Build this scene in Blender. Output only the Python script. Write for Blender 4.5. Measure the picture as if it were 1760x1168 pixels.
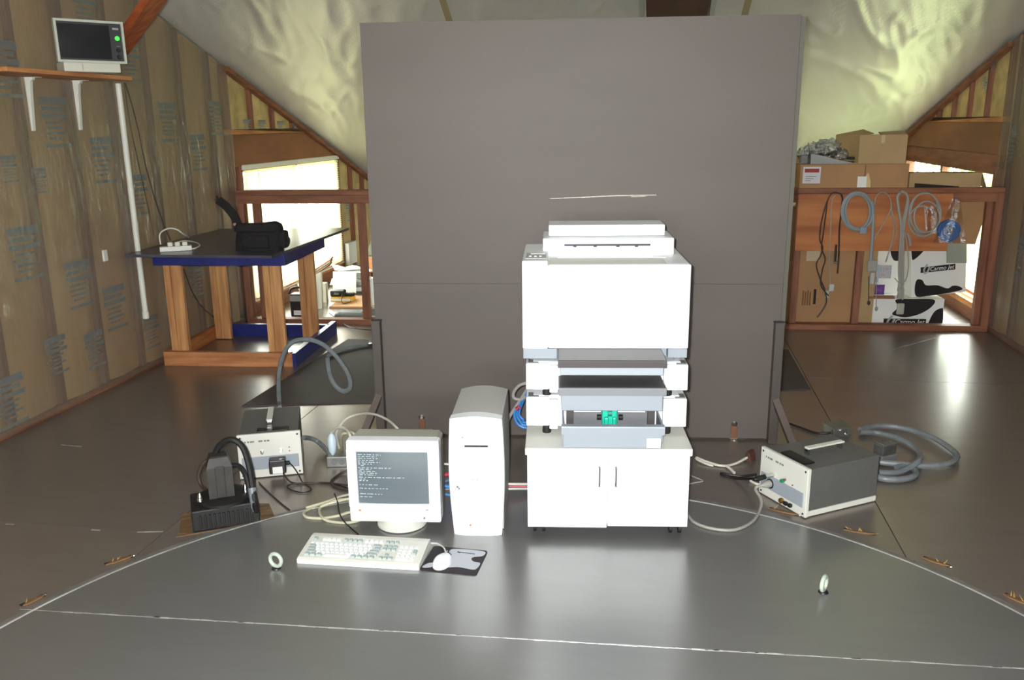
import bpy, bmesh, math, random
import numpy as np
from mathutils import Vector, Matrix, noise

# ------------------------------------------------------------------ scene reset
for _o in list(bpy.data.objects):
    bpy.data.objects.remove(_o)
scene = bpy.context.scene
COL = scene.collection
random.seed(7)

# ------------------------------------------------------------------ camera
F_PX = 1470.0                       # focal length in pixels for a 1760 wide frame
EYE = np.array([0.0, 0.0, 1.6])     # eye height above the metal floor
def _n(v): return v / np.linalg.norm(v)
_fw = _n(np.array([260.0, 377.0, -F_PX]))
_up = np.array([-70.0, 5700.0, F_PX]); _up = _n(_up - _fw * _up.dot(_fw))
_rt = np.cross(_fw, _up)
ROT = np.stack([_rt, _fw, _up])     # camera axes to room axes
cam_data = bpy.data.cameras.new('camera')
cam_data.sensor_width = 36.0
cam_data.lens = F_PX / 1760.0 * 36.0
cam_data.clip_start = 0.05
cam_data.clip_end = 300
cam = bpy.data.objects.new('camera', cam_data)
COL.objects.link(cam)
_m = Matrix([list(r) for r in ROT]).to_4x4()
_m.translation = Vector(EYE)
cam.matrix_world = _m
scene.camera = cam

# ------------------------------------------------------------------ world, flash, exposure
world = bpy.data.worlds.new('overcast_sky'); scene.world = world
world.use_nodes = True
_bg = world.node_tree.nodes['Background']
_bg.inputs[0].default_value = (0.95, 1.0, 0.95, 1)
_bg.inputs[1].default_value = 20.0
fl_data = bpy.data.lights.new('camera_flash', 'SPOT')     # the flash built into the camera
fl_data.energy = 660
fl_data.spot_size = math.radians(125); fl_data.spot_blend = 0.75
fl_data.color = (0.98, 0.99, 1.0)
fl_data.shadow_soft_size = 0.02
flash = bpy.data.objects.new('camera_flash', fl_data)
COL.objects.link(flash)
flash.rotation_euler = cam.matrix_world.to_euler()
flash.location = Vector(EYE + ROT @ np.array([-0.055, 0.035, 0.0]))
vs = scene.view_settings
vs.view_transform = 'Standard'; vs.look = 'None'; vs.gamma = 1.0
vs.use_curve_mapping = False
vs.exposure = 0.0

# ------------------------------------------------------------------ surveying helpers: sight line of the photograph to a real surface
def ray(x, y): return ROT @ np.array([x - 880.0, 584.0 - y, -F_PX])
def fl(x, y, z=0.0):                 # on a level surface at height z
    d = ray(x, y); return Vector(EYE + d * ((z - EYE[2]) / d[2]))
def py(x, y, Y):                     # on an upright surface facing the camera
    d = ray(x, y); return Vector(EYE + d * (Y / d[1]))
def px(x, y, X):                     # on an upright surface along a side wall
    d = ray(x, y); return Vector(EYE + d * (X / d[0]))
def pl(x, y, p, nn):
    d = ray(x, y); nn = np.array(nn); return Vector(EYE + d * (np.dot(np.array(p) - EYE, nn) / np.dot(d, nn)))

# ------------------------------------------------------------------ materials
def lin(c):
    c = c / 255.0
    return c / 12.92 if c <= 0.04045 else ((c + 0.055) / 1.055) ** 2.4
MATS = {}
def M(name, rgb, rough=0.5, metal=0.0, var=None, bump=None, stretch=(1, 1, 1), coat=0.0, rgb2=None, emit=None, spec=0.5, detail=4.0):
    if name in MATS: return MATS[name]
    m = bpy.data.materials.new(name); m.use_nodes = True
    nt = m.node_tree; b = nt.nodes['Principled BSDF']
    c1 = tuple(lin(v) for v in rgb) + (1,)
    b.inputs['Base Color'].default_value = c1
    b.inputs['Roughness'].default_value = rough
    b.inputs['Metallic'].default_value = metal
    b.inputs['Specular IOR Level'].default_value = spec
    if coat:
        b.inputs['Coat Weight'].default_value = coat; b.inputs['Coat Roughness'].default_value = 0.15
    tc = mp = None
    if var or bump:
        tc = nt.nodes.new('ShaderNodeTexCoord'); mp = nt.nodes.new('ShaderNodeMapping')
        mp.inputs['Scale'].default_value = stretch
        nt.links.new(tc.outputs['Object'], mp.inputs['Vector'])
    if var:
        sc, amt = var
        no = nt.nodes.new('ShaderNodeTexNoise'); no.inputs['Scale'].default_value = sc; no.inputs['Detail'].default_value = detail
        nt.links.new(mp.outputs[0], no.inputs['Vector'])
        cr = nt.nodes.new('ShaderNodeValToRGB')
        c2 = tuple(lin(v) for v in rgb2) + (1,) if rgb2 else tuple(v * (1 - amt) for v in c1[:3]) + (1,)
        cr.color_ramp.elements[0].position = 0.35; cr.color_ramp.elements[0].color = c2
        cr.color_ramp.elements[1].position = 0.65; cr.color_ramp.elements[1].color = c1
        nt.links.new(no.outputs[0], cr.inputs[0]); nt.links.new(cr.outputs[0], b.inputs['Base Color'])
    if bump:
        sc, st = bump
        n2 = nt.nodes.new('ShaderNodeTexNoise'); n2.inputs['Scale'].default_value = sc; n2.inputs['Detail'].default_value = 5
        nt.links.new(mp.outputs[0], n2.inputs['Vector'])
        bp = nt.nodes.new('ShaderNodeBump'); bp.inputs['Strength'].default_value = st; bp.inputs['Distance'].default_value = 0.02
        nt.links.new(n2.outputs[0], bp.inputs['Height']); nt.links.new(bp.outputs[0], b.inputs['Normal'])
    if emit:
        b.inputs['Emission Color'].default_value = tuple(lin(v) for v in emit[0]) + (1,)
        b.inputs['Emission Strength'].default_value = emit[1]
    MATS[name] = m
    return m

def film(name, tint=(1, 1, 1), gloss=0.08, rough=0.12, bump=None, haze=None):          # clear sheet: mostly seen through, with a wrinkled sheen
    m = bpy.data.materials.new(name); m.use_nodes = True; nt = m.node_tree
    nt.nodes.remove(nt.nodes['Principled BSDF']); out = nt.nodes['Material Output']
    t = nt.nodes.new('ShaderNodeBsdfTransparent'); t.inputs[0].default_value = (*tint, 1)
    g = nt.nodes.new('ShaderNodeBsdfGlossy'); g.inputs['Roughness'].default_value = rough
    mx = nt.nodes.new('ShaderNodeMixShader'); mx.inputs[0].default_value = gloss
    nt.links.new(t.outputs[0], mx.inputs[1]); nt.links.new(g.outputs[0], mx.inputs[2]); nt.links.new(mx.outputs[0], out.inputs[0])
    if haze:
        d = nt.nodes.new('ShaderNodeBsdfDiffuse'); d.inputs[0].default_value = (*haze[1], 1)
        m2 = nt.nodes.new('ShaderNodeMixShader'); m2.inputs[0].default_value = haze[0]
        nt.links.new(t.outputs[0], m2.inputs[1]); nt.links.new(d.outputs[0], m2.inputs[2]); nt.links.new(m2.outputs[0], mx.inputs[1])
    if bump:
        tc = nt.nodes.new('ShaderNodeTexCoord'); mp = nt.nodes.new('ShaderNodeMapping'); mp.inputs['Scale'].default_value = bump[2]
        n2 = nt.nodes.new('ShaderNodeTexNoise'); n2.inputs['Scale'].default_value = bump[0]; n2.inputs['Detail'].default_value = 4
        bp = nt.nodes.new('ShaderNodeBump'); bp.inputs['Strength'].default_value = bump[1]; bp.inputs['Distance'].default_value = 0.03
        nt.links.new(tc.outputs['Object'], mp.inputs[0]); nt.links.new(mp.outputs[0], n2.inputs['Vector'])
        nt.links.new(n2.outputs[0], bp.inputs['Height']); nt.links.new(bp.outputs[0], g.inputs['Normal'])
    MATS[name] = m
    return m

def translucent(name, rgb, mix=0.5):
    m = bpy.data.materials.new(name); m.use_nodes = True; nt = m.node_tree
    nt.nodes.remove(nt.nodes['Principled BSDF']); out = nt.nodes['Material Output']
    c = tuple(lin(v) for v in rgb) + (1,)
    d = nt.nodes.new('ShaderNodeBsdfDiffuse'); d.inputs[0].default_value = c
    t = nt.nodes.new('ShaderNodeBsdfTranslucent'); t.inputs[0].default_value = c
    mx = nt.nodes.new('ShaderNodeMixShader'); mx.inputs[0].default_value = mix
    nt.links.new(d.outputs[0], mx.inputs[1]); nt.links.new(t.outputs[0], mx.inputs[2]); nt.links.new(mx.outputs[0], out.inputs[0])
    MATS[name] = m
    return m

def wood(name, c1, c2, axis='z', scale=6.0, rough=0.6):
    st = {'x': (0.12, 1, 1), 'y': (1, 0.12, 1), 'z': (1, 1, 0.12)}[axis]
    return M(name, c1, rough, var=(scale * 4, 0.4), rgb2=c2, bump=(scale * 8, 0.08), stretch=st, detail=6)

# palette
white_pl = M('white_plastic', (238, 241, 244), 0.42)
off_white = M('aged_white_plastic', (214, 214, 204), 0.45)
beige_pl = M('beige_plastic', (196, 194, 180), 0.5)
grey_pl = M('grey_plastic', (150, 158, 166), 0.5)
mid_grey_pl = M('mid_grey_plastic', (112, 112, 114), 0.5)
dark_grey_pl = M('dark_grey_plastic', (70, 66, 66), 0.5)
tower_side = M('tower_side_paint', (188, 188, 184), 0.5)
black_pl = M('black_plastic', (26, 24, 24), 0.45)
black_rub = M('black_rubber', (20, 19, 19), 0.65)
black_cloth = M('black_nylon', (24, 21, 22), 0.85, var=(40, 0.4), bump=(120, 0.3))
chrome = M('bright_metal', (210, 210, 205), 0.22, 1.0)
zinc = M('zinc_plate', (150, 152, 150), 0.4, 0.8, var=(20, 0.25))
conduit = M('grey_conduit', (118, 124, 128), 0.45, var=(30, 0.2))
cord_white = M('white_cord', (205, 203, 190), 0.5)
cord_beige = M('beige_cord', (190, 186, 160), 0.5)
cord_grey = M('grey_cord', (150, 148, 140), 0.5)
cord_black = M('black_cord', (30, 26, 25), 0.5)
cord_brown = M('dark_brown_cord', (58, 46, 40), 0.5)
cord_blue = M('blue_cord', (60, 130, 200), 0.45)
cord_red = M('red_cord', (200, 60, 90), 0.45)
lumber_z = wood('pine_upright', (204, 152, 98), (164, 110, 66), 'z')
lumber_x = wood('pine_level', (192, 132, 84), (156, 98, 58), 'x')
redwood_z = wood('reddish_fir_upright', (142, 92, 66), (110, 66, 46), 'z')
redwood_x = wood('reddish_fir_level', (146, 94, 66), (114, 68, 46), 'x')
redwood_y = wood('reddish_fir_run', (140, 90, 62), (110, 66, 44), 'y')
ply_x = wood('fir_plywood', (190, 122, 68), (150, 86, 44), 'x', 3.0)
ply_raw = wood('raw_plywood_edge', (128, 98, 62), (80, 58, 36), 'x', 8.0)
header_y = M('brown_header_board', (146, 96, 62), 0.7, var=(3, 0.35), bump=(20, 0.1), stretch=(1, 0.4, 1))
blue_paint = M('blue_paint', (36, 44, 112), 0.35, var=(12, 0.25))
table_top_m = M('dark_blue_tabletop', (74, 74, 86), 0.28, var=(6, 0.3))
card = M('cardboard', (168, 128, 88), 0.75, var=(5, 0.12), bump=(60, 0.05))
card2 = M('cardboard_light', (172, 144, 102), 0.75, var=(5, 0.12), bump=(60, 0.05))
paper_white = M('white_paper', (226, 226, 222), 0.7)
ink_black = M('black_print', (24, 20, 20), 0.7)
ink_grey = M('grey_print', (120, 120, 118), 0.7)
red_print = M('red_print', (150, 52, 40), 0.6)
orange_print = M('orange_print', (214, 126, 76), 0.6)
copper = M('copper', (128, 88, 68), 0.45, 0.4)
panel_m = M('grey_panel_paint', (96, 88, 83), 0.58, 0.1, var=(1.3, 0.12), bump=(180, 0.06), stretch=(.5, 1, 1.6))
panel_edge_m = M('panel_frame_paint', (82, 75, 71), 0.5, 0.2)
batt_m = M('kraft_faced_insulation', (188, 156, 112), 0.55, var=(3.0, 0.25), bump=(9, 0.5), stretch=(1, 1, 0.35))
batt_y = M('yellow_insulation', (204, 178, 122), 0.8, var=(6, 0.35), bump=(14, 0.7))
osb = M('wall_sheathing', (120, 92, 62), 0.8, var=(9, 0.3))

# ------------------------------------------------------------------ mesh building
class MB:
    def __init__(s): s.v = []; s.f = []
    def add(s, vs_, fs):
        o = len(s.v); s.v += [tuple(p) for p in vs_]; s.f += [tuple(i + o for i in f) for f in fs]; return s
    def box(s, x0, x1, y0, y1, z0, z1, bev=0.0, seg=2):
        return s.obox(((x0 + x1) / 2, (y0 + y1) / 2, (z0 + z1) / 2), ((1, 0, 0), (0, 1, 0), (0, 0, 1)),
                      (abs(x1 - x0) / 2, abs(y1 - y0) / 2, abs(z1 - z0) / 2), bev, seg)
    def obox(s, c, ax, h, bev=0.0, seg=2):
        c = Vector(c); a = [Vector(q) for q in ax]
        if bev <= 0:
            P = [(i, j, k) for k in (-1, 1) for j in (-1, 1) for i in (-1, 1)]
            vs_ = [c + a[0] * (i * h[0]) + a[1] * (j * h[1]) + a[2] * (k * h[2]) for i, j, k in P]
            return s.add(vs_, [(0, 2, 3, 1), (4, 5, 7, 6), (0, 1, 5, 4), (2, 6, 7, 3), (0, 4, 6, 2), (1, 3, 7, 5)])
        bm = bmesh.new(); bmesh.ops.create_cube(bm, size=2)
        for v in bm.verts: v.co = Vector((v.co.x * h[0], v.co.y * h[1], v.co.z * h[2]))
        bmesh.ops.bevel(bm, geom=list(bm.edges), offset=min(bev, min(h) * 0.95), segments=seg, profile=0.5, affect='EDGES')
        bm.verts.index_update()
        vs_ = [c + a[0] * v.co.x + a[1] * v.co.y + a[2] * v.co.z for v in bm.verts]
        fs = [[v.index for v in f.verts] for f in bm.faces]; bm.free()
        return s.add(vs_, fs)
    def bar(s, p0, p1, w, h, up=(0, 0, 1)):
        p0 = Vector(p0); p1 = Vector(p1); d = (p1 - p0); L = d.length; d.normalize()
        r = d.cross(Vector(up)).normalized(); u = r.cross(d)
        return s.obox((p0 + p1) / 2, (d, r, u), (L / 2, w / 2, h / 2))
    def prism(s, poly, axis, a0, a1):
        n = len(poly)
        def pt(p, a): return {'x': (a, p[0], p[1]), 'y': (p[0], a, p[1]), 'z': (p[0], p[1], a)}[axis]
        vs_ = [pt(p, a0) for p in poly] + [pt(p, a1) for p in poly]
        fs = [tuple(range(n))[::-1], tuple(range(n, 2 * n))] + [(i, (i + 1) % n, n + (i + 1) % n, n + i) for i in range(n)]
        return s.add(vs_, fs)
    def slab(s, quad, t):                      # a flat piece given by its outline in space, with thickness t along its normal
        q = [Vector(p) for p in quad]; n = len(q)
        nn = (q[1] - q[0]).cross(q[2] - q[0]).normalized() * t
        return s.add(q + [p - nn for p in q], [tuple(range(n)), tuple(range(n, 2 * n))[::-1]] + [(i, n + i, n + (i + 1) % n, (i + 1) % n) for i in range(n)])
    def tube(s, pts, r, seg=8, closed=False, rs=None):
        P = [Vector(p) for p in pts]; n = len(P); o = []; fs = []
        T = [(P[(i + 1) % n] - P[i - 1]) if closed else (P[min(i + 1, n - 1)] - P[max(i - 1, 0)]) for i in range(n)]
        T = [t.normalized() if t.length > 1e-9 else Vector((0, 0, 1)) for t in T]
        a = Vector((0, 0, 1)) if abs(T[0].z) < 0.9 else Vector((1, 0, 0))
        u = (a - T[0] * a.dot(T[0])).normalized()
        for i in range(n):
            u = (u - T[i] * u.dot(T[i])).normalized(); w = T[i].cross(u)
            rr = rs[i] if rs else r
            for k in range(seg):
                t = 2 * math.pi * k / seg; o.append(P[i] + u * (rr * math.cos(t)) + w * (rr * math.sin(t)))
        m = n if closed else n - 1
        for i in range(m):
            for k in range(seg):
                i2 = (i + 1) % n; k2 = (k + 1) % seg
                fs.append((i * seg + k, i * seg + k2, i2 * seg + k2, i2 * seg + k))
        if not closed: fs += [tuple(range(seg))[::-1], tuple(range((n - 1) * seg, n * seg))]
        return s.add(o, fs)
    def lathe(s, prof, c=(0, 0, 0), d=(0, 0, 1), seg=20):
        d = Vector(d).normalized(); c = Vector(c); a = Vector((0, 0, 1)) if abs(d.z) < 0.9 else Vector((1, 0, 0))
        u = (a - d * a.dot(d)).normalized(); w = d.cross(u); o = []; fs = []; n = len(prof)
        for r, h in prof:
            for k in range(seg):
                t = 2 * math.pi * k / seg; o.append(c + d * h + u * (r * math.cos(t)) + w * (r * math.sin(t)))
        for i in range(n - 1):
            for k in range(seg): fs.append((i * seg + k, i * seg + (k + 1) % seg, (i + 1) * seg + (k + 1) % seg, (i + 1) * seg + k))
        fs += [tuple(range(seg))[::-1], tuple(range((n - 1) * seg, n * seg))]
        return s.add(o, fs)
    def cyl(s, c, d, r, L, seg=16): return s.lathe([(r, 0), (r, L)], c, d, seg)
    def grid(s, fn, nu, nv):
        vs_ = [fn(i / nu, j / nv) for i in range(nu + 1) for j in range(nv + 1)]
        return s.add(vs_, [(i * (nv + 1) + j, (i + 1) * (nv + 1) + j, (i + 1) * (nv + 1) + j + 1, i * (nv + 1) + j + 1) for i in range(nu) for j in range(nv)])
    def mesh(s, name, mat, smooth=False):
        me = bpy.data.meshes.new(name); me.from_pydata(s.v, [], s.f); me.update()
        bm = bmesh.new(); bm.from_mesh(me); bmesh.ops.recalc_face_normals(bm, faces=bm.faces); bm.to_mesh(me); bm.free()
        me.materials.append(mat)
        if smooth:
            for p in me.polygons: p.use_smooth = True
            try: me.set_sharp_from_angle(angle=math.radians(38))
            except Exception: pass
        return me
    def build(s, name, mat, parent=None, smooth=False, kind=None, label=None):
        o = bpy.data.objects.new(name, s.mesh(name, mat, smooth)); COL.objects.link(o)
        if parent is not None: o.parent = parent
        if kind: o['kind'] = kind
        if label: o['label'] = label
        return o

def tag(o, label, cat, group=None):
    o['label'] = label; o['category'] = cat
    if group: o['group'] = group
    return o
def thing(name, label, cat, loc=(0, 0, 0), rotz=0.0, group=None):
    o = bpy.data.objects.new(name, None); COL.objects.link(o); o.empty_display_size = 0.05
    o.location = loc; o.rotation_euler = (0, 0, rotz)
    return tag(o, label, cat, group)
def inst(name, me, parent, loc=(0, 0, 0), rot=(0, 0, 0), scale=(1, 1, 1)):
    o = bpy.data.objects.new(name, me); COL.objects.link(o); o.parent = parent
    o.location = loc; o.rotation_euler = rot; o.scale = scale
    return o
def smooth_path(P, n=8, closed=False):
    P = [Vector(p) for p in P]; out = []; N = len(P)
    for i in range(N if closed else N - 1):
        g = (lambda k: P[k % N]) if closed else (lambda k: P[max(0, min(N - 1, k))])
        a, b, c, d = g(i - 1), g(i), g(i + 1), g(i + 2)
        for j in range(n):
            t = j / n
            out.append(0.5 * ((2 * b) + (c - a) * t + (2 * a - 5 * b + 4 * c - d) * t * t + (3 * b - a - 3 * c + d) * t ** 3))
    if not closed: out.append(P[-1])
    return out
def attach(o, parent):                 # make a piece modelled in room coordinates a part of its thing
    o.parent = parent
    o.matrix_parent_inverse = (Matrix.Translation(parent.location) @ parent.rotation_euler.to_matrix().to_4x4()).inverted()
    return o
def cable(name, label, pts, r, mat, group=None, cat='cable', seg=8, n=8, parent=None):
    o = MB().tube(smooth_path(pts, n), r, seg).build(name, mat, None, True)
    if parent is None: tag(o, label, cat, group)
    else: attach(o, parent)
    return o
def text_mesh(txt, size, mat, shear=0.0, extrude=0.0004):
    cu = bpy.data.curves.new('lettering', 'FONT'); cu.body = txt; cu.size = size; cu.extrude = extrude; cu.shear = shear
    cu.align_x = 'CENTER'; cu.align_y = 'CENTER'
    ob = bpy.data.objects.new('lettering', cu); COL.objects.link(ob)
    bpy.context.view_layer.update()
    me = bpy.data.meshes.new_from_object(ob.evaluated_get(bpy.context.evaluated_depsgraph_get()))
    bpy.data.objects.remove(ob); bpy.data.curves.remove(cu)
    me.materials.clear(); me.materials.append(mat)
    return me
R = math.radians
# ================================================================== THE ROOM
XL, XR = -3.39, 2.511
YB, YF, YRIDGE = 10.4, -3.6, 1.0
def z_left(Y): return 2.057 - 0.325 * (Y - 6.515) if Y >= YRIDGE else z_left(YRIDGE) - 0.30 * (YRIDGE - Y)
def z_right(Y): return 2.03 - 0.272 * (Y - 7.55) if Y >= YRIDGE else z_right(YRIDGE) - 0.30 * (YRIDGE - Y)
def z_ceil(X, Y):
    t = (X - XL) / (XR - XL); return z_left(Y) * (1 - t) + z_right(Y) * t
def on_ceiling(x, y):
    d = ray(x, y); lo = 0.0
    for i in range(1, 4000):
        P = EYE + d * (i * 0.003 / 500)
        if P[2] > z_ceil(P[0], P[1]): return Vector(P)
    return Vector(P)

# ---- floor: galvanised sheets over a subfloor
def floor_material(name, rgb, rgb2, rough, seed):
    m = bpy.data.materials.new(name); m.use_nodes = True; nt = m.node_tree; b = nt.nodes['Principled BSDF']
    tc = nt.nodes.new('ShaderNodeTexCoord'); mp = nt.nodes.new('ShaderNodeMapping'); mp.inputs['Location'].default_value = (seed, seed * 0.7, 0.37); mp.inputs['Scale'].default_value = (0.45, 1.6, 1.0)
    nt.links.new(tc.outputs['Object'], mp.inputs[0])
    no = nt.nodes.new('ShaderNodeTexNoise'); no.inputs['Scale'].default_value = 9.0; no.inputs['Detail'].default_value = 7; no.inputs['Roughness'].default_value = 0.7
    nt.links.new(mp.outputs[0], no.inputs['Vector'])
    cr = nt.nodes.new('ShaderNodeValToRGB'); cr.color_ramp.elements[0].position = 0.25; cr.color_ramp.elements[1].position = 0.75
    cr.color_ramp.elements[0].color = tuple(lin(v) for v in rgb2) + (1,); cr.color_ramp.elements[1].color = tuple(lin(v) for v in rgb) + (1,)
    nt.links.new(no.outputs[0], cr.inputs[0]); nt.links.new(cr.outputs[0], b.inputs['Base Color'])
    n2 = nt.nodes.new('ShaderNodeTexNoise'); n2.inputs['Scale'].default_value = 7.0; n2.inputs['Detail'].default_value = 6
    nt.links.new(mp.outputs[0], n2.inputs['Vector'])
    mr = nt.nodes.new('ShaderNodeMapRange'); mr.inputs[3].default_value = rough - 0.012; mr.inputs[4].default_value = rough + 0.018
    nt.links.new(n2.outputs[0], mr.inputs[0]); nt.links.new(mr.outputs[0], b.inputs['Roughness'])
    b.inputs['Metallic'].default_value = 0.66
    MATS[name] = m
    return m
floor_mats = [floor_material('floor_sheet_metal_a', (154, 145, 138), (144, 135, 128), 0.29, 0.0),
              floor_material('floor_sheet_metal_b', (150, 142, 135), (140, 132, 126), 0.30, 3.1)]
deck_mat = floor_material('turntable_sheet_metal', (149, 149, 147), (143, 143, 141), 0.27, 7.7)
for _l in list(deck_mat.node_tree.links):
    if _l.to_socket.name == 'Roughness' and _l.to_node.type == 'BSDF_PRINCIPLED': deck_mat.node_tree.links.remove(_l)
deck_mat.node_tree.nodes['Principled BSDF'].inputs['Roughness'].default_value = 0.28
floor = MB().box(XL - 0.12, XR + 0.12, YF, YB, -0.06, -0.004).build('floor', M('subfloor', (50, 45, 40), 0.8), kind='structure')
ys = [YF, -1.2, 0.75, fl(150, 905).y, fl(1500, 652).y, 7.35, YB]
xs = [XL - 0.1, -1.95, -0.5, 0.95, XR + 0.1]
for i in range(len(xs) - 1):
    for j in range(len(ys) - 1):
        g = 0.0022
        MB().box(xs[i] + g, xs[i + 1] - g, ys[j] + g, ys[j + 1] - g, -0.004, 0.0).build('floor_sheet', floor_mats[(i + j) % 2], floor)
bright_scratch = M('polished_scratch', (226, 226, 222), 0.35, 0.5, var=(14, 0.4))
for P0, P1, w in ((fl(1540, 599), fl(1608, 580), 0.012), (fl(1535, 601), fl(1560, 592), 0.010), (fl(105, 764), fl(140, 767), 0.006),
                  (fl(157, 910), fl(172, 911), 0.008), (fl(236, 914), fl(280, 913), 0.007), (fl(10, 900), fl(24, 901), 0.006)):
    P0.z = P1.z = 0.0004
    MB().bar(P0, P1, w, 0.0008).build('floor_scratch', bright_scratch, floor)

# ---- turntable let into the floor
TC, TR_ = Vector((-0.307, 1.705, 0)), 1.886
TZ = 0.005
s0 = fl(60, 1048, TZ); s1 = fl(1700, 1145, TZ)
sdir = (s1 - s0).normalized(); snor = Vector((-sdir.y, sdir.x, 0)); soff = (s0 - TC).dot(snor)
tt = thing('turntable', 'large round sheet metal turntable let into the floor under the printer and computer', 'turntable', (TC.x, TC.y, 0))
def half_disc(sign):
    r = TR_ - 0.0345; pts = []; a = math.asin((soff + sign * 0.0012) / r); base = math.atan2(sdir.y, sdir.x)
    rng = (a, math.pi - a) if sign > 0 else (math.pi - a, 2 * math.pi + a)
    for k in range(97):
        t = base + rng[0] + (rng[1] - rng[0]) * k / 96; pts.append((r * math.cos(t), r * math.sin(t)))
    return pts
MB().prism(half_disc(1), 'z', 0.0003, TZ).build('deck_sheet', deck_mat, tt)
MB().prism(half_disc(-1), 'z', 0.0003, TZ).build('deck_sheet', deck_mat, tt)
def ring(r0, r1, z0, z1, seg=160):
    m = MB(); o = []; fs = []
    for k in range(seg):
        t = 2 * math.pi * k / seg; c, s_ = math.cos(t), math.sin(t)
        o += [(r0 * c, r0 * s_, z0), (r1 * c, r1 * s_, z0), (r1 * c, r1 * s_, z1), (r0 * c, r0 * s_, z1)]
    for k in range(seg):
        a = 4 * k; b = 4 * ((k + 1) % seg)
        fs += [(a + q, a + (q + 1) % 4, b + (q + 1) % 4, b + q) for q in range(4)]
    return m.add(o, fs)
ring(TR_ - 0.026, TR_, 0.0003, 0.0035).build('rim', M('rim_strip', (128, 126, 122), 0.5, 0.3, var=(8, 0.3)), tt)
ring(TR_ - 0.034, TR_ - 0.0265, 0.0003, 0.0062).build('rim_edge', M('bright_rim_edge', (205, 205, 200), 0.45, 0.2, var=(7, 0.4)), tt)
_a = sdir * -1.78 + snor * soff; _b = sdir * 1.72 + snor * soff; _a.z = _b.z = TZ + .0002
MB().bar(_a, _b, .0028, .0005).build('joint_strip', bright_scratch, tt)
random.seed(3)
for k in range(80):                                       # worn bright burrs along the joint of the two deck sheets
    t0 = -1.62 + 3.28 * (k + random.uniform(-.3, .3)) / 80; L = random.uniform(0.02, 0.06)
    a = sdir * (t0) + snor * (soff + random.uniform(-.0012, .0012)); b = sdir * (t0 + L) + snor * soff
    a.z = b.z = TZ + 0.0005
    MB().bar(a, b, random.uniform(0.002, 0.0065), 0.001).build('joint_burr', bright_scratch, tt)

# ---- splintered wooden slots beside the rim
random.seed(11)
def splinter_slot(p, ang, L, spikes, where):
    t = thing('splintered_slot', where, 'floor slot', (p.x, p.y, 0), ang, 'splintered wooden slots along the turntable rim')
    dark = M('slot_hole', (40, 30, 22), 0.9)
    MB().box(-L / 2, L / 2, -0.012, 0.012, 0.0002, 0.0012).build('hole', dark, t)
    mm = MB().prism([(-L * .5, -.012), (-L * .2, -.017), (L * .3, -.013), (L * .52, -.004), (L * .2, .004), (-L * .3, .002)], 'z', 0.0012, 0.006)
    mm.build('torn_wood', ply_raw, t)
    for k in range(spikes):
        x = random.uniform(-L * .35, L * .3); h = random.uniform(0.008, 0.03)
        MB().add([(x - .003, -.004, .004), (x + .003, -.003, .004), (x, .003, .004), (x + random.uniform(-.02, .02), -.002, h)], [(0, 1, 2), (0, 1, 3), (1, 2, 3), (2, 0, 3)]).build('splinter', M('bright_splinter', (156, 122, 66), 0.5), t)
    MB().lathe([(.006, 0), (.005, .003)], (L * .55, 0, 0.0005), seg=8).build('screw', chrome, t)
for (x0, y0, x1, y1, sp, lb) in ((180, 970, 228, 955, 3, 'splintered wood slot by the rim below the black motor block'),
                             (36, 1041, 76, 1022, 2, 'long splintered wood slot at the start of the bright deck joint'),
                             (1322, 873, 1372, 885, 1, 'splintered wood slot just before the white instrument front'),
                             (1450, 909, 1505, 918, 5, 'splintered wood slot with tall bright slivers past the grey instrument'),
                             (1586, 957, 1632, 973, 3, 'splintered wood slot halfway along the open stretch of rim'),
                             (1726, 1020, 1770, 1040, 4, 'splintered wood slot on the rim farthest from the instruments')):
    a, b = fl(x0, y0), fl(x1, y1)
    splinter_slot((a + b) / 2, math.atan2(b.y - a.y, b.x - a.x), (b - a).length, sp, lb)

# ---- ceiling: crinkled reflective sheeting on the rafters
foil = M('reflective_ceiling_sheet', (212, 212, 206), 0.36, 0.22, bump=(60, 0.10))
def ceil_pt(u, v):
    X = XL - 0.1 + (XR - XL + 0.2) * u; Y = YB - (YB - YRIDGE) * v
    a = noise.noise(Vector((X * 1.6 + 3, Y * 0.5, 1.0))) * 0.022
    sgn = 1 if X > -.4 else -1; D = sgn * .55                          # pull lines fan out from the middle of the slope
    q = Vector((X * 2.2 - Y * D * 1.2, Y * 0.5 + X * .2, 4.0)); a -= max(0, 0.12 - abs(noise.noise(q))) * 0.07
    q2 = Vector((X * 6.0 - Y * D * 3.6, Y * 1.1 - X * .3, 9.0)); a -= max(0, 0.14 - abs(noise.noise(q2))) * 0.045
    q3 = Vector((X * 13 - Y * D * 8, Y * 2.4, 2.0)); a += noise.noise(q3) * 0.0045
    edge = min(u, 1 - u) * (XR - XL); a *= min(1, edge / 0.5)
    return (X, Y, z_ceil(X, Y) + 0.012 + a + 0.02 * min(1, edge / .5))
ceiling = MB().grid(ceil_pt, 260, 300).build('ceiling', foil, smooth=True, kind='structure')
for p in ceiling.data.polygons: p.use_smooth = True
MB().grid(lambda u, v: (XL - 0.1 + (XR - XL + 0.2) * u, YRIDGE - (YRIDGE - YF) * v, z_ceil(XL + (XR - XL) * u, YRIDGE - (YRIDGE - YF) * v) + 0.02), 4, 4).build('ceiling_slope', foil, ceiling)
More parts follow.
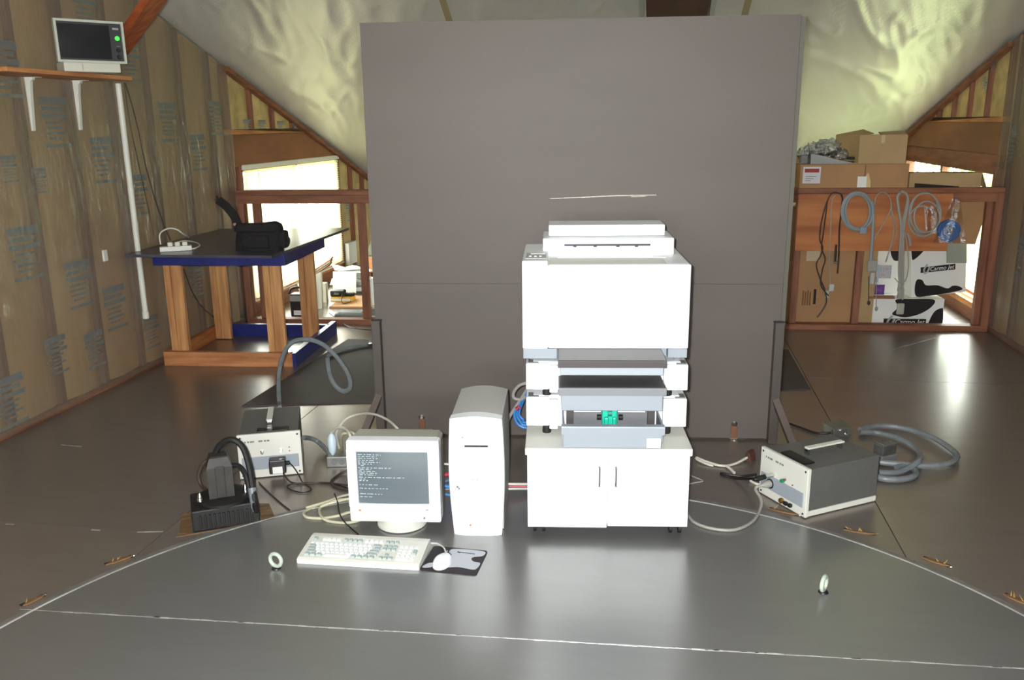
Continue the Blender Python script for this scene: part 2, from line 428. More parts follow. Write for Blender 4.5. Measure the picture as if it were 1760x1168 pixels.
# hatch in the slope
h0, h1 = on_ceiling(1111, 25), on_ceiling(1215, 21)
hd = (h1 - h0).normalized(); sl = Vector((0, -1, z_ceil(h0.x, h0.y - 1) - z_ceil(h0.x, h0.y))).normalized(); hn = hd.cross(sl).normalized()
if hn.z > 0: hn = -hn
hatch = thing('ceiling_hatch', 'dark brown wooden hatch in the silvery ceiling above the grey panel', 'hatch', tuple(h0))
def hbox(a0, a1, b0, b1, t0, t1): return MB().obox(hd * ((a0 + a1) / 2) + sl * ((b0 + b1) / 2) + hn * ((t0 + t1) / 2), (hd, sl, hn), (abs(a1 - a0) / 2, abs(b1 - b0) / 2, abs(t1 - t0) / 2))
W = (h1 - h0).length
hbox(0, W, 0, 0.9, -0.02, 0.05).build('hatch_board', M('dark_brown_board', (84, 58, 48), 0.6, var=(5, 0.3)), hatch)
hbox(0, W, -0.03, 0.0, -0.02, 0.055).build('lower_batten', redwood_x, hatch)
for a in (-0.045, W + 0.012): hbox(a, a + 0.033, -0.03, 0.9, -0.02, 0.045).build('side_trim', M('foil_trim', (190, 194, 188), 0.35, 0.4), hatch)

tape_m_ = M('ceiling_seam_tape', (160, 146, 112), .6)
for a, b in (((776, 38), (762, -6)), ((1278, 25), (1286, -6))):
    A_, B_ = on_ceiling(*a), on_ceiling(*b); off = Vector((0, -.3, -1)).normalized() * .035
    MB().bar(A_ + off, B_ + (B_ - A_) * 1.5 + off, .045, .002, (0, .3, 1)).build('seam_tape', tape_m_, ceiling)
# ---- side walls
def z_of(side): return z_left if side < 0 else z_right
def X_of(side): return XL if side < 0 else XR
def wall_prism(m, side, Y0, Y1, z0, z1, d0, d1, over=0.0):     # piece between Y0..Y1, from z0 to z1 but never above the ceiling, d outward
    zf_ = z_of(side); zc = lambda Y: zf_(Y) + over
    X = X_of(side)
    poly = [(Y0, z0), (Y1, z0)]
    t0, t1 = min(z1, zc(Y0)), min(z1, zc(Y1))
    if t1 <= z0 + 0.004:
        k = (zc(Y0) - z0) / max(1e-6, (zc(Y0) - zc(Y1))); poly[1] = (Y0 + (Y1 - Y0) * k, z0); poly += [(Y0, t0)]
    elif (z1 < zc(Y0)) and (z1 > zc(Y1)):
        k = (zc(Y0) - z1) / (zc(Y0) - zc(Y1)); poly += [(Y1, t1), (Y0 + (Y1 - Y0) * k, z1), (Y0, t0)]
    else: poly += [(Y1, t1), (Y0, t0)]
    return m.prism(poly, 'x', X + side * d0, X + side * d1)
def batt(side, Y0, Y1, z0, z1, parent, mat, proud=0.0, bulge=0.03, name='insulation_batt', nz=14):
    zc = z_of(side); X = X_of(side); sd = random.uniform(0, 50)
    def fn(u, v):
        Y = Y0 + (Y1 - Y0) * u; zt = min(z1, zc(Y) - 0.004); z = z0 + max(0.0, zt - z0) * v
        e = 1 - abs(2 * u - 1) ** 3.0; w = 0.012 * noise.noise(Vector((Y * 7 + sd, z * 2.1, sd)))
        return (X + side * (0.045 - bulge * e - proud * e + w * e), Y, z)
    return MB().grid(fn, 8, nz).build(name, mat, parent, True)
PLASTIC = film('polythene_sheet', (0.93, 0.93, 0.92), 0.085, 0.14, (9.0, 1.0, (1, 1.6, 0.4)), (0.36, (0.32, 0.262, 0.20)))

def side_wall(side, name, stud0, y_end, win):
    zc = z_of(side); X = X_of(side); wy0, wy1, wz0, wz1 = win
    m = MB()
    for a, b, lo, hi in ((YF, wy0, 0, 9), (wy0, wy1, 0, wz0), (wy0, wy1, wz1, 9), (wy1, YB, 0, 9)):
        n = 1 if (a > YRIDGE or b < YRIDGE) else 2
        seg = [(a, b)] if n == 1 else [(a, YRIDGE), (YRIDGE, b)]
        for p, q in seg: wall_prism(m, side, p, q, lo, hi, 0.09, 0.115, 0.09)
    w = m.build(name, osb, kind='structure')
    # plastic covered bays with studs
    k0 = int((YF - stud0) / 0.406); Ys = [stud0 + 0.406 * k for k in range(k0, 40) if YF + 0.05 < stud0 + 0.406 * k < y_end + 0.02]
    for Y in Ys: wall_prism(MB(), side, Y - 0.019, Y + 0.019, 0.04, 9, 0.012, 0.09).build('stud', M('dull_fir_stud', (116, 92, 80), .7, var=(20, .2), stretch=(1, 1, .12)), w)  # covered studs in a darker, less saturated brown than the bare ones
    wall_prism(MB(), side, YF, y_end, 0.0, 0.04, 0.004, 0.09).build('bottom_plate', redwood_y, w)
    Yb = [YF] + Ys + [y_end]
    for a, b in zip(Yb[:-1], Yb[1:]):
        if b - a > 0.08: batt(side, a + 0.02, b - 0.02, 0.04, 9, w, batt_m, nz=24)
    # the clear sheet stapled over them
    random.seed(5)
    def sheet(u, v):
        Y = 0.9 + (y_end + 0.02 - 0.9) * u; z = 0.02 + (zc(max(Y, YRIDGE)) - 0.03) * v
        q = noise.noise(Vector((Y * 3.1, z * 0.9, 2.0 + side))) * 0.012 + noise.noise(Vector((Y * 9, z * 2.2, 7.0))) * 0.004
        return (X - side * (0.006 + 0.008 + q * 0.7), Y, z)
    MB().grid(sheet, 90, 40).build('plastic_sheet', PLASTIC, w, True)
    return w
random.seed(21)
WIN_L = (6.66, 8.80, 0.12, 1.275)
WIN_R = (7.22, 9.80, 0.10, 1.215)
wall_left = side_wall(-1, 'wall_left', 4.66, 6.50, WIN_L)
wall_right = side_wall(1, 'wall_right', 6.99, 7.10, WIN_R)

def gable_end(side, w, y0, win, plate_z, header_split, last):
    wy0, wy1, wz0, wz1 = win; zc = z_of(side)
    # header over the window, plate, cripple studs and yellow batts above
    yx = lambda z: (YB if zc(YB) > z else y0 + (zc(y0) - z) / (zc(y0) - zc(y0 + 1)))
    zs = [wz1] + header_split + [plate_z]
    for a, b in zip(zs[:-1], zs[1:]):
        wall_prism(MB(), side, y0, min(wy1 + 0.06, yx(a)), a, b - 0.003, 0.004, 0.06).build('header_board', header_y if b != zs[1] or len(zs) == 2 else redwood_y, w)
    wall_prism(MB(), side, y0, yx(plate_z), plate_z, plate_z + 0.04, -0.006, 0.09).build('cripple_plate', lumber_y, w)
    Y = y0; ends = yx(plate_z + 0.06); first = True
    while Y < ends:
        wall_prism(MB(), side, Y, Y + 0.038, plate_z + 0.04, 9, 0.0, 0.09).build('cripple_stud', redwood_z, w)
        if Y + 0.05 < ends: batt(side, Y + 0.036, min(Y + 0.44, ends), plate_z + 0.04, 9, w, batt_y, bulge=0.03, nz=8)
        Y += 0.406
    # blocking under the sheeting
    m = MB(); n = 24
    a = Vector((X_of(side) - side * 0.012, y0, zc(y0) - 0.03)); b = Vector((X_of(side) - side * 0.012, YB, zc(YB) - 0.03))
    MB().bar(a, b, 0.038, 0.05, (1, 0, 0)).build('rake_board', redwood_y, w)
    # window trimmers
    for Yt in (y0, wy0 - 0.045, wy1 + 0.005):
        wall_prism(MB(), side, Yt, Yt + 0.04, 0, wz1, 0.0, 0.09).build('trimmer_stud', redwood_z, w)
    wall_prism(MB(), side, y0, wy1 + 0.04, 0, wz0, 0.0, 0.09).build('sill_wall', redwood_y, w)
    # bays beyond the window
    Y = wy1 + 0.05
    while Y < last:
        wall_prism(MB(), side, Y + 0.34, Y + 0.378, 0, 9, 0.0, 0.09).build('stud', redwood_z, w)
        batt(side, Y, Y + 0.34, 0.02, 9, w, batt_y, bulge=0.02)
        Y += 0.378
lumber_y = wood('pine_run', (196, 136, 80), (158, 98, 54), 'y')
gable_end(-1, wall_left, 6.50, WIN_L, 1.53, [], 10.3)
gable_end(1, wall_right, 7.13, WIN_R, 1.56, [1.32], 10.3)

# ---- printed panels on the insulation facing (the maker's print is too faint to read: rows of bars)
blue_ink = M('faded_blue_print', (84, 124, 150), 0.6, var=(30, 0.35), rgb2=(128, 134, 126))
m = MB()
def rect(y0, y1, z0, z1): m.add([(0, y0, z0), (0, y1, z0), (0, y1, z1), (0, y0, z1)], [(0, 1, 2, 3)])
rect(-.065, .065, .085, .125); rect(-.062, .050, .055, .078); rect(-.065, .068, .020, .044)
for i, (a, b) in enumerate(((-.05, .04), (-.055, .03), (-.05, .05), (-.04, .02))): rect(a, b, -.008 - i * .026, .004 - i * .026)
rect(-.06, .065, -.125, -.108)
mark_me = m.mesh('printed_mark', blue_ink)
for (x, y, s) in ((97, 210, 1), (180, 275, 1), (240, 335, .95), (45, 435, 1.05), (138, 488, 1), (200, 528, 1), (291, 210, .95), (343, 262, .95), (373, 203, .9),
                  (8, 118, 1.05), (148, 14, 1), (262, 570, .8), (226, 105, .9), (20, 690, 1), (165, 600, .8), (100, 610, .8), (70, 310, .5), (340, 480, .9), (18, 290, .5)):
    p = px(x, y, XL - 0.012 + 0.024)
    inst('printed_mark', mark_me, wall_left, (XL + 0.006, p.y, p.z), scale=(1, s * 1.7, s * 1.1))
for (x, y, s) in ((1738, 250, 1.0), (1752, 440, 1.0)):
    p = px(x, y, XR - 0.01)
    inst('printed_mark', mark_me, wall_right, (XR - 0.004, p.y, p.z), scale=(1, s, s))
for i, (x, y) in enumerate(((405, 213), (432, 214), (465, 215), (492, 215))):
    p = px(x, y, XL); inst('printed_mark', mark_me, wall_left, (XL + .006, p.y + .19, p.z), scale=(1, 1.1, .28))
p = px(598, 362, XL); inst('printed_mark', mark_me, wall_left, (XL + .004, p.y, p.z), scale=(1, .9, .9))
for (x, y) in ((1710, 112), (1695, 142), (1697, 150)):
    p = px(x, y, XR); inst('printed_mark', mark_me, wall_right, (XR + .002 - .014, p.y, p.z), scale=(1, .5, .35))

# ---- end walls
MB().box(XL - 0.1, XR + 0.1, YB, YB + 0.1, 0, 1.3).build('wall_back', osb, kind='structure')
wf = MB()
zt = 2.35
for x0, x1, z0, z1 in ((XL - .1, -2.0, 0, zt), (-2.0, 1.1, 0, 1.1), (-2.0, 1.1, 1.9, zt), (1.1, XR + .1, 0, zt)):
    wf.box(x0, x1, YF - 0.1, YF, z0, z1)
wf.box(XL - .1, XR + .1, YF - .1, YF, zt, 2.6)
wf.build('wall_front', osb, kind='structure')

# ---- windows
glass = film('window_glass', (0.97, 0.99, 0.98), 0.05, 0.02)
def window(name, side, win, mull, ):
    X = X_of(side); wy0, wy1, wz0, wz1 = win
    fr = redwood_z
    m = MB(); a, b = X + side * 0.02, X + side * 0.11
    o = MB().box(a, b, wy0, wy0 + 0.05, wz0, wz1).build(name, fr, kind='structure')
    MB().box(a, b, wy1 - 0.05, wy1, wz0, wz1).build('jamb', fr, o)
    MB().box(a, b, wy0 + .05, wy1 - .05, wz1 - 0.05, wz1).build('head', redwood_y, o)
    MB().box(a - side * 0.03, b, wy0 + .05, wy1 - .05, wz0, wz0 + 0.045).build('sill', lumber_y, o)
    MB().box(a + side * .03, b - side * .02, wy0 + .05, wy1 - .05, wz0 + 0.075, wz0 + 0.10).build('sash_rail', lumber_y, o)
    MB().box(a + side * .02, b - side * .01, mull - .03, mull + .03, wz0 + .045, wz1 - .05).build('mullion', fr, o)
    for p, q in ((wy0 + .05, mull - .03), (mull + .03, wy1 - .05)):
        MB().box(X + side * 0.075, X + side * 0.079, p, q, wz0 + .045, wz1 - .05).build('pane', glass, o)
    return o
w1 = window('window_1', -1, WIN_L, 7.74)
w2 = window('window_2', 1, WIN_R, 8.62)
# blinds on the left window
slat_m = translucent('white_blind_slat', (236, 228, 200), 0.42)
bl = thing('venetian_blind', 'white venetian blind glowing with daylight over the window behind the blue table', 'blind', (XL - 0.01, 7.75, 0))
for p, q in ((-1.08, -0.005), (0.005, 1.06)):
    MB().box(-0.005, 0.03, p, q, 1.245, 1.285, 0.004).build('headrail', M('blind_rail', (220, 218, 205), 0.5), bl)
    L = q - p
    sm = MB().grid(lambda u, v: ((u - .5) * 0.019 + .012, (v - .5) * (L - .02), (0.5 - u) * 0.020 + 0.003 * math.sin(math.pi * u)), 3, 1).mesh('slat', slat_m, True)
    for k in range(47): inst('slat', sm, bl, (0, (p + q) / 2, 1.228 - 0.0228 * k))
    MB().box(0.002, 0.024, p + .01, q - .01, 0.14, 0.155).build('bottom_rail', M('blind_rail', (220, 218, 205), 0.5), bl)
    for yy in (p + .12, q - .12): MB().cyl((0.026, yy, 0.15), (0, 0, 1), 0.0015, 1.1, 6).build('ladder_cord', cord_white, bl)
MB().cyl((0.034, -0.85, 0.35), (0, 0, 1), 0.004, 0.88, 6).build('tilt_wand', cord_white, bl)

# ---- outdoors: sloping grass and trees seen through the glass
MB().grid(lambda u, v: (-60 + 120 * u, -50 + 120 * v, -2.6 + 0.4 * noise.noise(Vector((u * 9, v * 9, 0)))), 30, 30).build('ground_outside', M('meadow_grass', (170, 180, 130), 0.9, var=(2, 0.4)), kind='structure')
leaf_m = translucent('pale_leaf', (132, 168, 92), 0.4)  # one even pale green, partly translucent
bark = M('bark', (96, 84, 70), 0.9, var=(8, 0.4), stretch=(1, 1, .2))
def tree(x, y, h, r, lab, seed):
    random.seed(seed)
    t = thing('tree', lab, 'tree', (x, y, -2.6), 0, 'trees outside the window by the spotted boxes')
    MB().tube([(0, 0, 0), (.05, .03, h * .4), (.0, .1, h * .8)], .16, 8, rs=[.18, .13, .05]).build('trunk', bark, t, True)
    br = MB()
    for k in range(9):
        a = random.uniform(0, 6.28); z = h * random.uniform(.3, .75); l = r * random.uniform(.5, .9)
        br.tube([(0, 0, z), (math.cos(a) * l * .5, math.sin(a) * l * .5, z + .2), (math.cos(a) * l, math.sin(a) * l, z + .6)], .03, 5, rs=[.05, .03, .01])
    br.build('branches', bark, t)
    m = MB()
    for k in range(2600):
        d = Vector((random.gauss(0, 1), random.gauss(0, 1), random.gauss(0, 1))).normalized() * r * random.uniform(.35, 1) ** .6
        c = Vector((d.x, d.y, h * .62 + d.z * h * .42 / r)); s = random.uniform(.06, .12)
        a = Vector((random.gauss(0, 1), random.gauss(0, 1), random.gauss(0, 1))).normalized(); b = a.orthogonal().normalized()
        m.add([c - a * s, c + b * s * .5, c + a * s, c - b * s * .5], [(0, 1, 2, 3)])
    m.build('foliage', leaf_m, t, kind='stuff')
tree(8.0, 14.0, 6.0, 2.2, 'broad green tree standing beyond the window frame next to the spotted boxes', 1)
tree(7.2, 19.5, 7.0, 2.4, 'taller green tree rising behind the broad tree outside the window', 2)
tree(13.0, 16.0, 7.5, 2.6, 'far green tree at the edge of the meadow outside the window', 3)
tree(14.0, 24.5, 8.5, 3.0, 'farthest green tree seen between the others outside the window', 4)
# ================================================================== GREY REFERENCE PANEL
PA = fl(655, 747); PB_ = fl(1328, 757)
pang = math.atan2(PB_.y - PA.y, PB_.x - PA.x); PW = (PB_ - PA).length
pan = thing('metal_panel', 'huge square grey sheet metal panel standing upright behind the printer', 'panel', (PA.x, PA.y, 0), pang)
PH = 2.062
zj = .816
MB().box(0, PW, 0.0, 0.006, 0.012, zj - .0004, 0.0005).build('face_sheet', panel_m, pan)
MB().box(0, PW, 0.0, 0.006, zj + .0004, PH, 0.0005).build('face_sheet', panel_m, pan)
for a, b, c, d in ((0, PW, PH - 0.05, PH), (0, PW, 0.012, 0.06)): MB().box(a, b, 0.006, 0.045, c, d).build('frame_rail', panel_edge_m, pan)
for a in (0.0, PW - 0.045, PW / 2 - .02): MB().box(a, a + 0.045, 0.006, 0.045, 0.06, PH - 0.05).build('frame_post', panel_edge_m, pan)
MB().box(PW, PW + .02, -0.004, 0.045, 0.02, PH - .01).build('edge_strip', M('galvanised_edge', (92, 90, 80), 0.6, 0.1), pan)
for sx, x0 in ((-1, 0.0), (1, PW)):                         # propping feet at both edges
    xa = x0 - sx * 0.012
    MB().box(xa - .022, xa + .022, -0.050, -0.002, 0.0, 0.625, 0.003).build('foot_post', panel_edge_m, pan)
    MB().box(xa - .024, xa + .024, -0.052, -0.0005, 0.625, 0.632).build('post_cap', dark_grey_pl, pan)
    MB().bar((xa, -0.04, 0.235), (xa + sx * 0.085, -0.16, 0.012), 0.034, 0.034, (1, 0, 0)).build('foot_brace', M('brown_brace', (84, 72, 66), 0.55), pan)
    MB().box(xa + sx * .085 - .03, xa + sx * .085 + .03, -0.19, -0.13, 0.0, 0.012).build('foot_plate', panel_edge_m, pan)
scuff_m = M('bare_metal_scuff', (150, 142, 132), 0.4, 0.3, var=(60, 0.35), stretch=(1, 1, 6))
def pan_uz(x, y):
    P = pl(x, y, PA, (-math.sin(pang), math.cos(pang), 0)); q = P - PA
    return q.x * math.cos(pang) + q.y * math.sin(pang), P.z
for (x0, y0, x1, y1, w) in ((945, 341, 1000, 339, .003), (1000, 339, 1060, 336, .005), (1060, 336, 1128, 335, .005), (1085, 338, 1110, 337, .004)):
    a, b = pan_uz(x0, y0), pan_uz(x1, y1)
    MB().bar((a[0], -0.0006, a[1]), (b[0], -0.0006, b[1]), 0.001, w).build('scuff', scuff_m, pan)
# earth straps bolted to the panel
def strap(x, y, name_label, tail):
    u, z = pan_uz(x, y)
    c, s = math.cos(pang), math.sin(pang); o = PA + Vector((u * c, u * s, z))
    t = thing('earth_strap', name_label, 'strap', tuple(o), pang, 'earth straps bolted to the panel')
    MB().lathe([(.016, 0), (.016, .006), (.008, .012)], (0, 0, 0), (0, -1, 0), 10).build('bolt', chrome, t, True)
    MB().box(-.016, .016, -.008, -.001, -.075, -.012, .002).build('copper_lug', copper, t)
    MB().box(-.02, .02, -.012, -.001, -.088, -.074, .002).build('ferrule', chrome, t)
    MB().tube(smooth_path([(0, -.006, -.085)] + tail, 6), .011, 8).build('braid', M('tinned_braid', (150, 140, 122), 0.45, 0.6, var=(120, .4)), t, True)
    return o
strap(725, 716, 'copper lug earth strap on the panel directly behind the monitor', [(.004, -.03, -.13), (.02, -.09, -.165), (.03, -.16, -.172)])
strap(1262, 728, 'copper lug earth strap on the panel beside the grey instrument', [(.01, -.03, -.12), (.04, -.10, -.155), (.07, -.17, -.172)])

# dark mat behind the panel
mq = [fl(415, 697, .006), fl(1393, 668, .006), Vector((0.93, 6.15, .006)), Vector((-2.33, 6.05, .006))]
tag(MB().slab(mq, 0.0055).build('floor_mat', M('dark_mat', (70, 62, 60), 0.7, var=(4, .15))), 'dark brown rubber mat lying flat behind the grey panel', 'mat')

# ================================================================== PRINTER STACK
SA = R(7.0); su = Vector((math.cos(SA), math.sin(SA), 0)); sv = Vector((-math.sin(SA), math.cos(SA), 0))
SO = fl(907, 905, .05); SO.z = 0
def S(x, y, v):
    P = pl(x, y, SO + sv * v, sv); q = P - SO; return q.dot(su), P.z
BASE = TZ
cab = thing('printer_cabinet', 'low white two-door cabinet on casters under the printer', 'cabinet', tuple(SO), SA)
MB().box(0.0, 0.625, 0.021, 0.66, 0.058, 0.357, .002).build('body', white_pl, cab)
for a, b, z0, z1, hx in ((0.0, 0.3105, 0.050, 0.354, 0.279), (0.3135, 0.625, 0.057, 0.356, 0.342)):
    d = MB().box(a, b, 0.0, 0.019, z0, z1, .002).build('door', white_pl, cab)
    h = MB().cyl((hx, -0.020, 0.232), (0, 0, 1), 0.0026, 0.078, 8).build('handle', M('brushed_handle', (110, 108, 104), 0.4, .8), d, True)
    MB().cyl((hx, -0.020, 0.236), (0, 1, 0), 0.003, 0.021, 6).cyl((hx, -0.020, 0.306), (0, 1, 0), 0.003, 0.021, 6).build('handle_post', dark_grey_pl, d)
MB().box(-0.008, 0.632, -0.012, 0.68, 0.357, 0.386, .003).build('top', off_white, cab)
for a in (0.045, 0.585):
    for b in (0.06, 0.60):
        w = MB()
        for dx in (-.018, .018): w.lathe([(.008, -.007), (.022, -.006), (.022, .006), (.008, .007)], (a + dx, b, BASE + .022), (1, 0, 0), 14)
        c = MB().box(a - .008, a + .008, b - .014, b + .012, BASE + .028, 0.058).box(a - .03, a + .03, b - .02, b + .02, .052, .058).build('caster', black_pl, cab)
        w.build('wheel', black_rub, c, True)

def tray_profile(vb, zb, vl, zl, zlb, vf, zf):
    return [(vb, zb), (vl, zl), (vl - .002, zl - .004), (vl - .002, zlb), (vf, zlb - .002), (vf, zf), (vb, zf)]
FV = 0.14
def feeder(name, label, yt, yb, foot):
    zt_, zb_ = yt, yb
    t = thing(name, label, 'paper feeder', tuple(SO), SA, 'paper feeders stacked under the printer')
    MB().box(0.02, 0.60, FV + .02, 0.66, zb_ + .004, zt_, .003).build('housing', white_pl, t)
    ul0, ul1, ul2 = S(904, 650, FV)[0], S(944, 650, FV)[0], S(959, 650, FV)[0]
    MB().box(ul0, ul1, FV, FV + .30, zb_ + .012, zt_ - .004, .004).build('side_cover', white_pl, t)
    MB().box(ul1 + .001, ul2, FV - .012, FV + .30, zb_ + .002, zt_ - .010, .004).build('inner_cover', white_pl, t)
    MB().box(ul0 + .008, ul0 + .05, FV + .01, FV + .06, zt_ - .0045, zt_ - .001).build('corner_pad', mid_grey_pl, t)
    ur0, ur1 = S(1141, 650, FV)[0], S(1182.5, 650, FV)[0]
    MB().box(ur0, ur1, FV, FV + .30, zb_ + .010, zt_ - .008, .004).build('side_cover', white_pl, t)
    MB().box(ur1 - .045, ur1 - .006, FV + .01, FV + .06, zt_ - .0085, zt_ - .004).build('corner_pad', mid_grey_pl, t)
    for a in (ul1 - .01, ur0 + .02):
        for b in (FV + .03, .58):
            MB().lathe([(.017, foot), (.018, foot + .006), (.016, zb_ + .012)], (a, b, 0), seg=14).build('foot', black_rub, t, True)
    return t, ul2, ur0
z_f2b, z_f2t, z_f1b, z_f1t, z_prb = 0.410, 0.545, 0.562, 0.684, 0.690
f2, ua, ub = feeder('paper_feeder', 'white paper feeder with its drawer pulled open on the cabinet', z_f2t, z_f2b, 0.386)
f1, _, _ = feeder('paper_feeder', 'white paper feeder with closed grey drawer right under the printer body', z_f1t, z_f1b, z_f2t)
# closed drawer of the upper feeder
_, zb = S(1050, 646, .15); _, zl = S(1050, 667, -.02); _, zlb = S(1050, 680, -.022); _, zf = S(1050, 706, .0)
u0, u1 = S(962, 680, -.02)[0], S(1143.5, 680, -.02)[0]
dr = MB().box(u0 + .006, u1 - .006, 0.0, FV + .02, zf, zlb - .001, .003).build('drawer', grey_pl, f1)
MB().prism([(FV + .018, zb - .002), (-.02, zl), (-.022, zl - .004), (-.022, zlb), (.004, zlb - .001), (FV + .018, zlb)], 'x', u0 - .004, u1 + .004).build('drawer_lip', M('lip_grey', (126, 128, 132), .5), dr)
MB().slab([(u0, FV + .012, zb + .0005), (u1, FV + .012, zb + .0005), (u1, -.016, zl + .0012), (u0, -.016, zl + .0012)], .001).build('drawer_cover', dark_grey_pl, dr)
# open drawer of the lower feeder
_, zl = S(1050, 733, -.04); _, zlb = S(1050, 747, -.04); _, zf = S(1050, 769, -.02)
zf = max(zf, .392)
u0, u1 = S(965, 740, -.04)[0], S(1143, 740, -.04)[0]
u2, u3 = S(968, 769, -.03)[0], S(1137, 769, -.03)[0]
dr = MB().box(u2, u3, -.028, -.010, zf, zlb, .003).build('drawer', grey_pl, f2)
MB().prism([(-.012, zl), (-.04, zl), (-.042, zl - .005), (-.042, zlb), (-.03, zlb - .003), (-.012, zlb - .003)], 'x', u0, u1).build('drawer_lip', grey_pl, dr)
MB().box(u0 + .004, u0 + .010, -.012, FV + .05, zf + .02, zl - .002).box(u1 - .010, u1 - .004, -.012, FV + .05, zf + .02, zl - .002).build('drawer_side', grey_pl, dr)
MB().box(u0 + .01, u1 - .01, -.012, FV + .05, zf + .01, zf + .02).build('drawer_floor', dark_grey_pl, dr)
MB().box(u3 - .056, u3 - .004, -.0295, -.0275, zf + .003, zlb - .018).build('paper_sticker', paper_white, dr)
um = (u0 + u1) / 2 - .005
MB().box(u0 + .02, u1 - .02, FV - .02, FV - .012, zf + .02, zl + .03).build('lift_plate', mid_grey_pl, dr)
MB().box(u0 + .05, um - .034, FV - .03, FV - .022, zl + .006, zl + .016).box(um + .034, u1 - .06, FV - .03, FV - .022, zl + .006, zl + .016).build('guide_rod', white_pl, dr)
teal = M('teal_plastic', (30, 190, 160), .4)
MB().box(um - .030, um + .030, FV - .055, FV - .02, zf + .03, zl + .030, .006).box(um - .022, um - .006, FV - .075, FV - .05, zf + .02, zl - .002, .004).box(um + .010, um + .024, FV - .075, FV - .05, zf + .02, zl - .002, .004).build('roller_carrier', teal, dr)
MB().lathe([(.013, -.008), (.013, .008)], (um, FV - .058, zl + .012), (1, 0, 0), 14).build('pickup_roller', M('teal_dark', (20, 130, 112), .5), dr, True)
for q in (um - .042, um + .042): MB().lathe([(.011, -.008), (.011, .008)], (q, FV - .06, zl - .004), (1, 0, 0), 12).build('separation_roller', black_rub, dr, True)
for q in (u0 + .028, u1 - .045): MB().box(q, q + .02, FV - .05, FV - .02, zf + .02, zl + .022).box(q - .006, q, FV - .05, FV - .025, zf + .02, zl + .03).build('side_guide', dark_grey_pl, dr)

# ---- the printer
PV = 0.17
prt = thing('laser_printer', 'large white laser printer on two paper feeders and a cabinet', 'printer', tuple(SO), SA)
uL, uM, uR = S(897.5, 500, PV)[0], S(942, 500, PV)[0], S(1186, 520, PV)[0]
zT = S(1050, 455, PV)[1]; zC = S(905, 448, PV)[1]; zD = S(1050, 599, PV)[1]
MB().box(uL + .01, uR - .008, PV + .022, 0.70, zD, zT - .004, .004).build('body', white_pl, prt)
MB().box(uM + .001, uR, PV, PV + .02, zD, zT, .005).build('front_door', white_pl, prt)
MB().box(uL, uM - .001, PV - .004, 0.64, zD, zC, .005).build('side_column', white_pl, prt)
MB().box(uR - .09, uR - .002, PV + .021, .68, zT - .05, zT, .004).build('top_edge', white_pl, prt)
MB().box(uL + .002, uM + .035, PV + .002, .66, z_prb + .002, zD - .001, .002).box(uR - .078, uR - .003, PV + .002, .66, z_prb + .006, zD - .001, .002).box(uM + .03, uR - .07, PV + .05, .66, z_prb + .002, zD - .001).build('base', grey_pl, prt)
for a in (uL + .03, uR - .05): MB().box(a, a + .025, PV + .02, PV + .06, z_prb - .006, z_prb + .006).build('locating_tab', mid_grey_pl, prt)
# top deck slopes down to the paper outlet
tm = off_white
MB().prism([(PV + .02, zT - .004), (PV + .02, zT), (PV + .16, zT + .004), (PV + .16, zT - .02), (PV + .30, zT - .02), (PV + .30, zT - .03)], 'x', uM + .005, uR - .092).build('top_deck', tm, prt)
MB().box(uM + .035, uM + .42, PV + .155, PV + .168, zT + .002, zT + .014, .003).build('output_lip', white_pl, prt)
MB().box(uM + .42, uM + .47, PV + .150, PV + .168, zT + .002, zT + .008, .002).build('output_stop', white_pl, prt)
MB().box(uM + .075, uM + .385, PV + .20, PV + .212, zT - .02, zT + .026, .004).build('paper_flap', white_pl, prt)
VB_ = .44
ca, cb = S(933, 416, VB_), S(1159, 416, VB_); z0 = S(1050, 426, VB_)[1]; z1 = S(1050, 409, VB_)[1]
MB().box(ca[0], cb[0], VB_, .68, zT - .02, z1, .005).build('rear_cover', white_pl, prt)
sl0, sl1 = S(970, 420, VB_)[0], S(1118, 420, VB_)[0]
zs = S(1050, 420.5, VB_)[1]
MB().box(sl0, sl1, VB_ - .002, VB_ + .004, zs - .004, zs + .0035).build('exit_slot', M('slot_dark', (50, 40, 56), .6), prt)
for x in (988, 1023, 1062, 1094): q = S(x, 421, VB_)[0]; MB().box(q - .007, q + .007, VB_ - .006, VB_, zs - .009, zs - .001, .002).build('exit_roller', dark_grey_pl, prt)
VT = .50
a0, b0 = S(943, 395, VT)[0], S(1143, 395, VT)[0]; z2 = S(1050, 405, VT)[1]; z3 = S(1050, 386, VT)[1]
MB().box(a0, b0, VT, .66, z2, z3, .004).build('duplex_unit', white_pl, prt)
MB().box(a0 + .05, b0 - .05, VT + .02, .64, z1 - .002, z2 + .001).build('duplex_neck', grey_pl, prt)
MB().box(uL + .012, uM - .008, PV + .06, PV + .20, zC - .001, zC + .0015).build('control_panel', M('panel_grey', (176, 178, 176), .5), prt)
MB().box(uL + .03, uM - .012, PV + .165, PV + .19, zC + .0012, zC + .003).build('display', M('lcd', (228, 228, 214), .3), prt)
for q in range(3):
    MB().lathe([(.006, 0), (.005, .003)], (uL + .03 + q * .02, PV + .10, zC + .0015), seg=10).build('button', white_pl, prt)
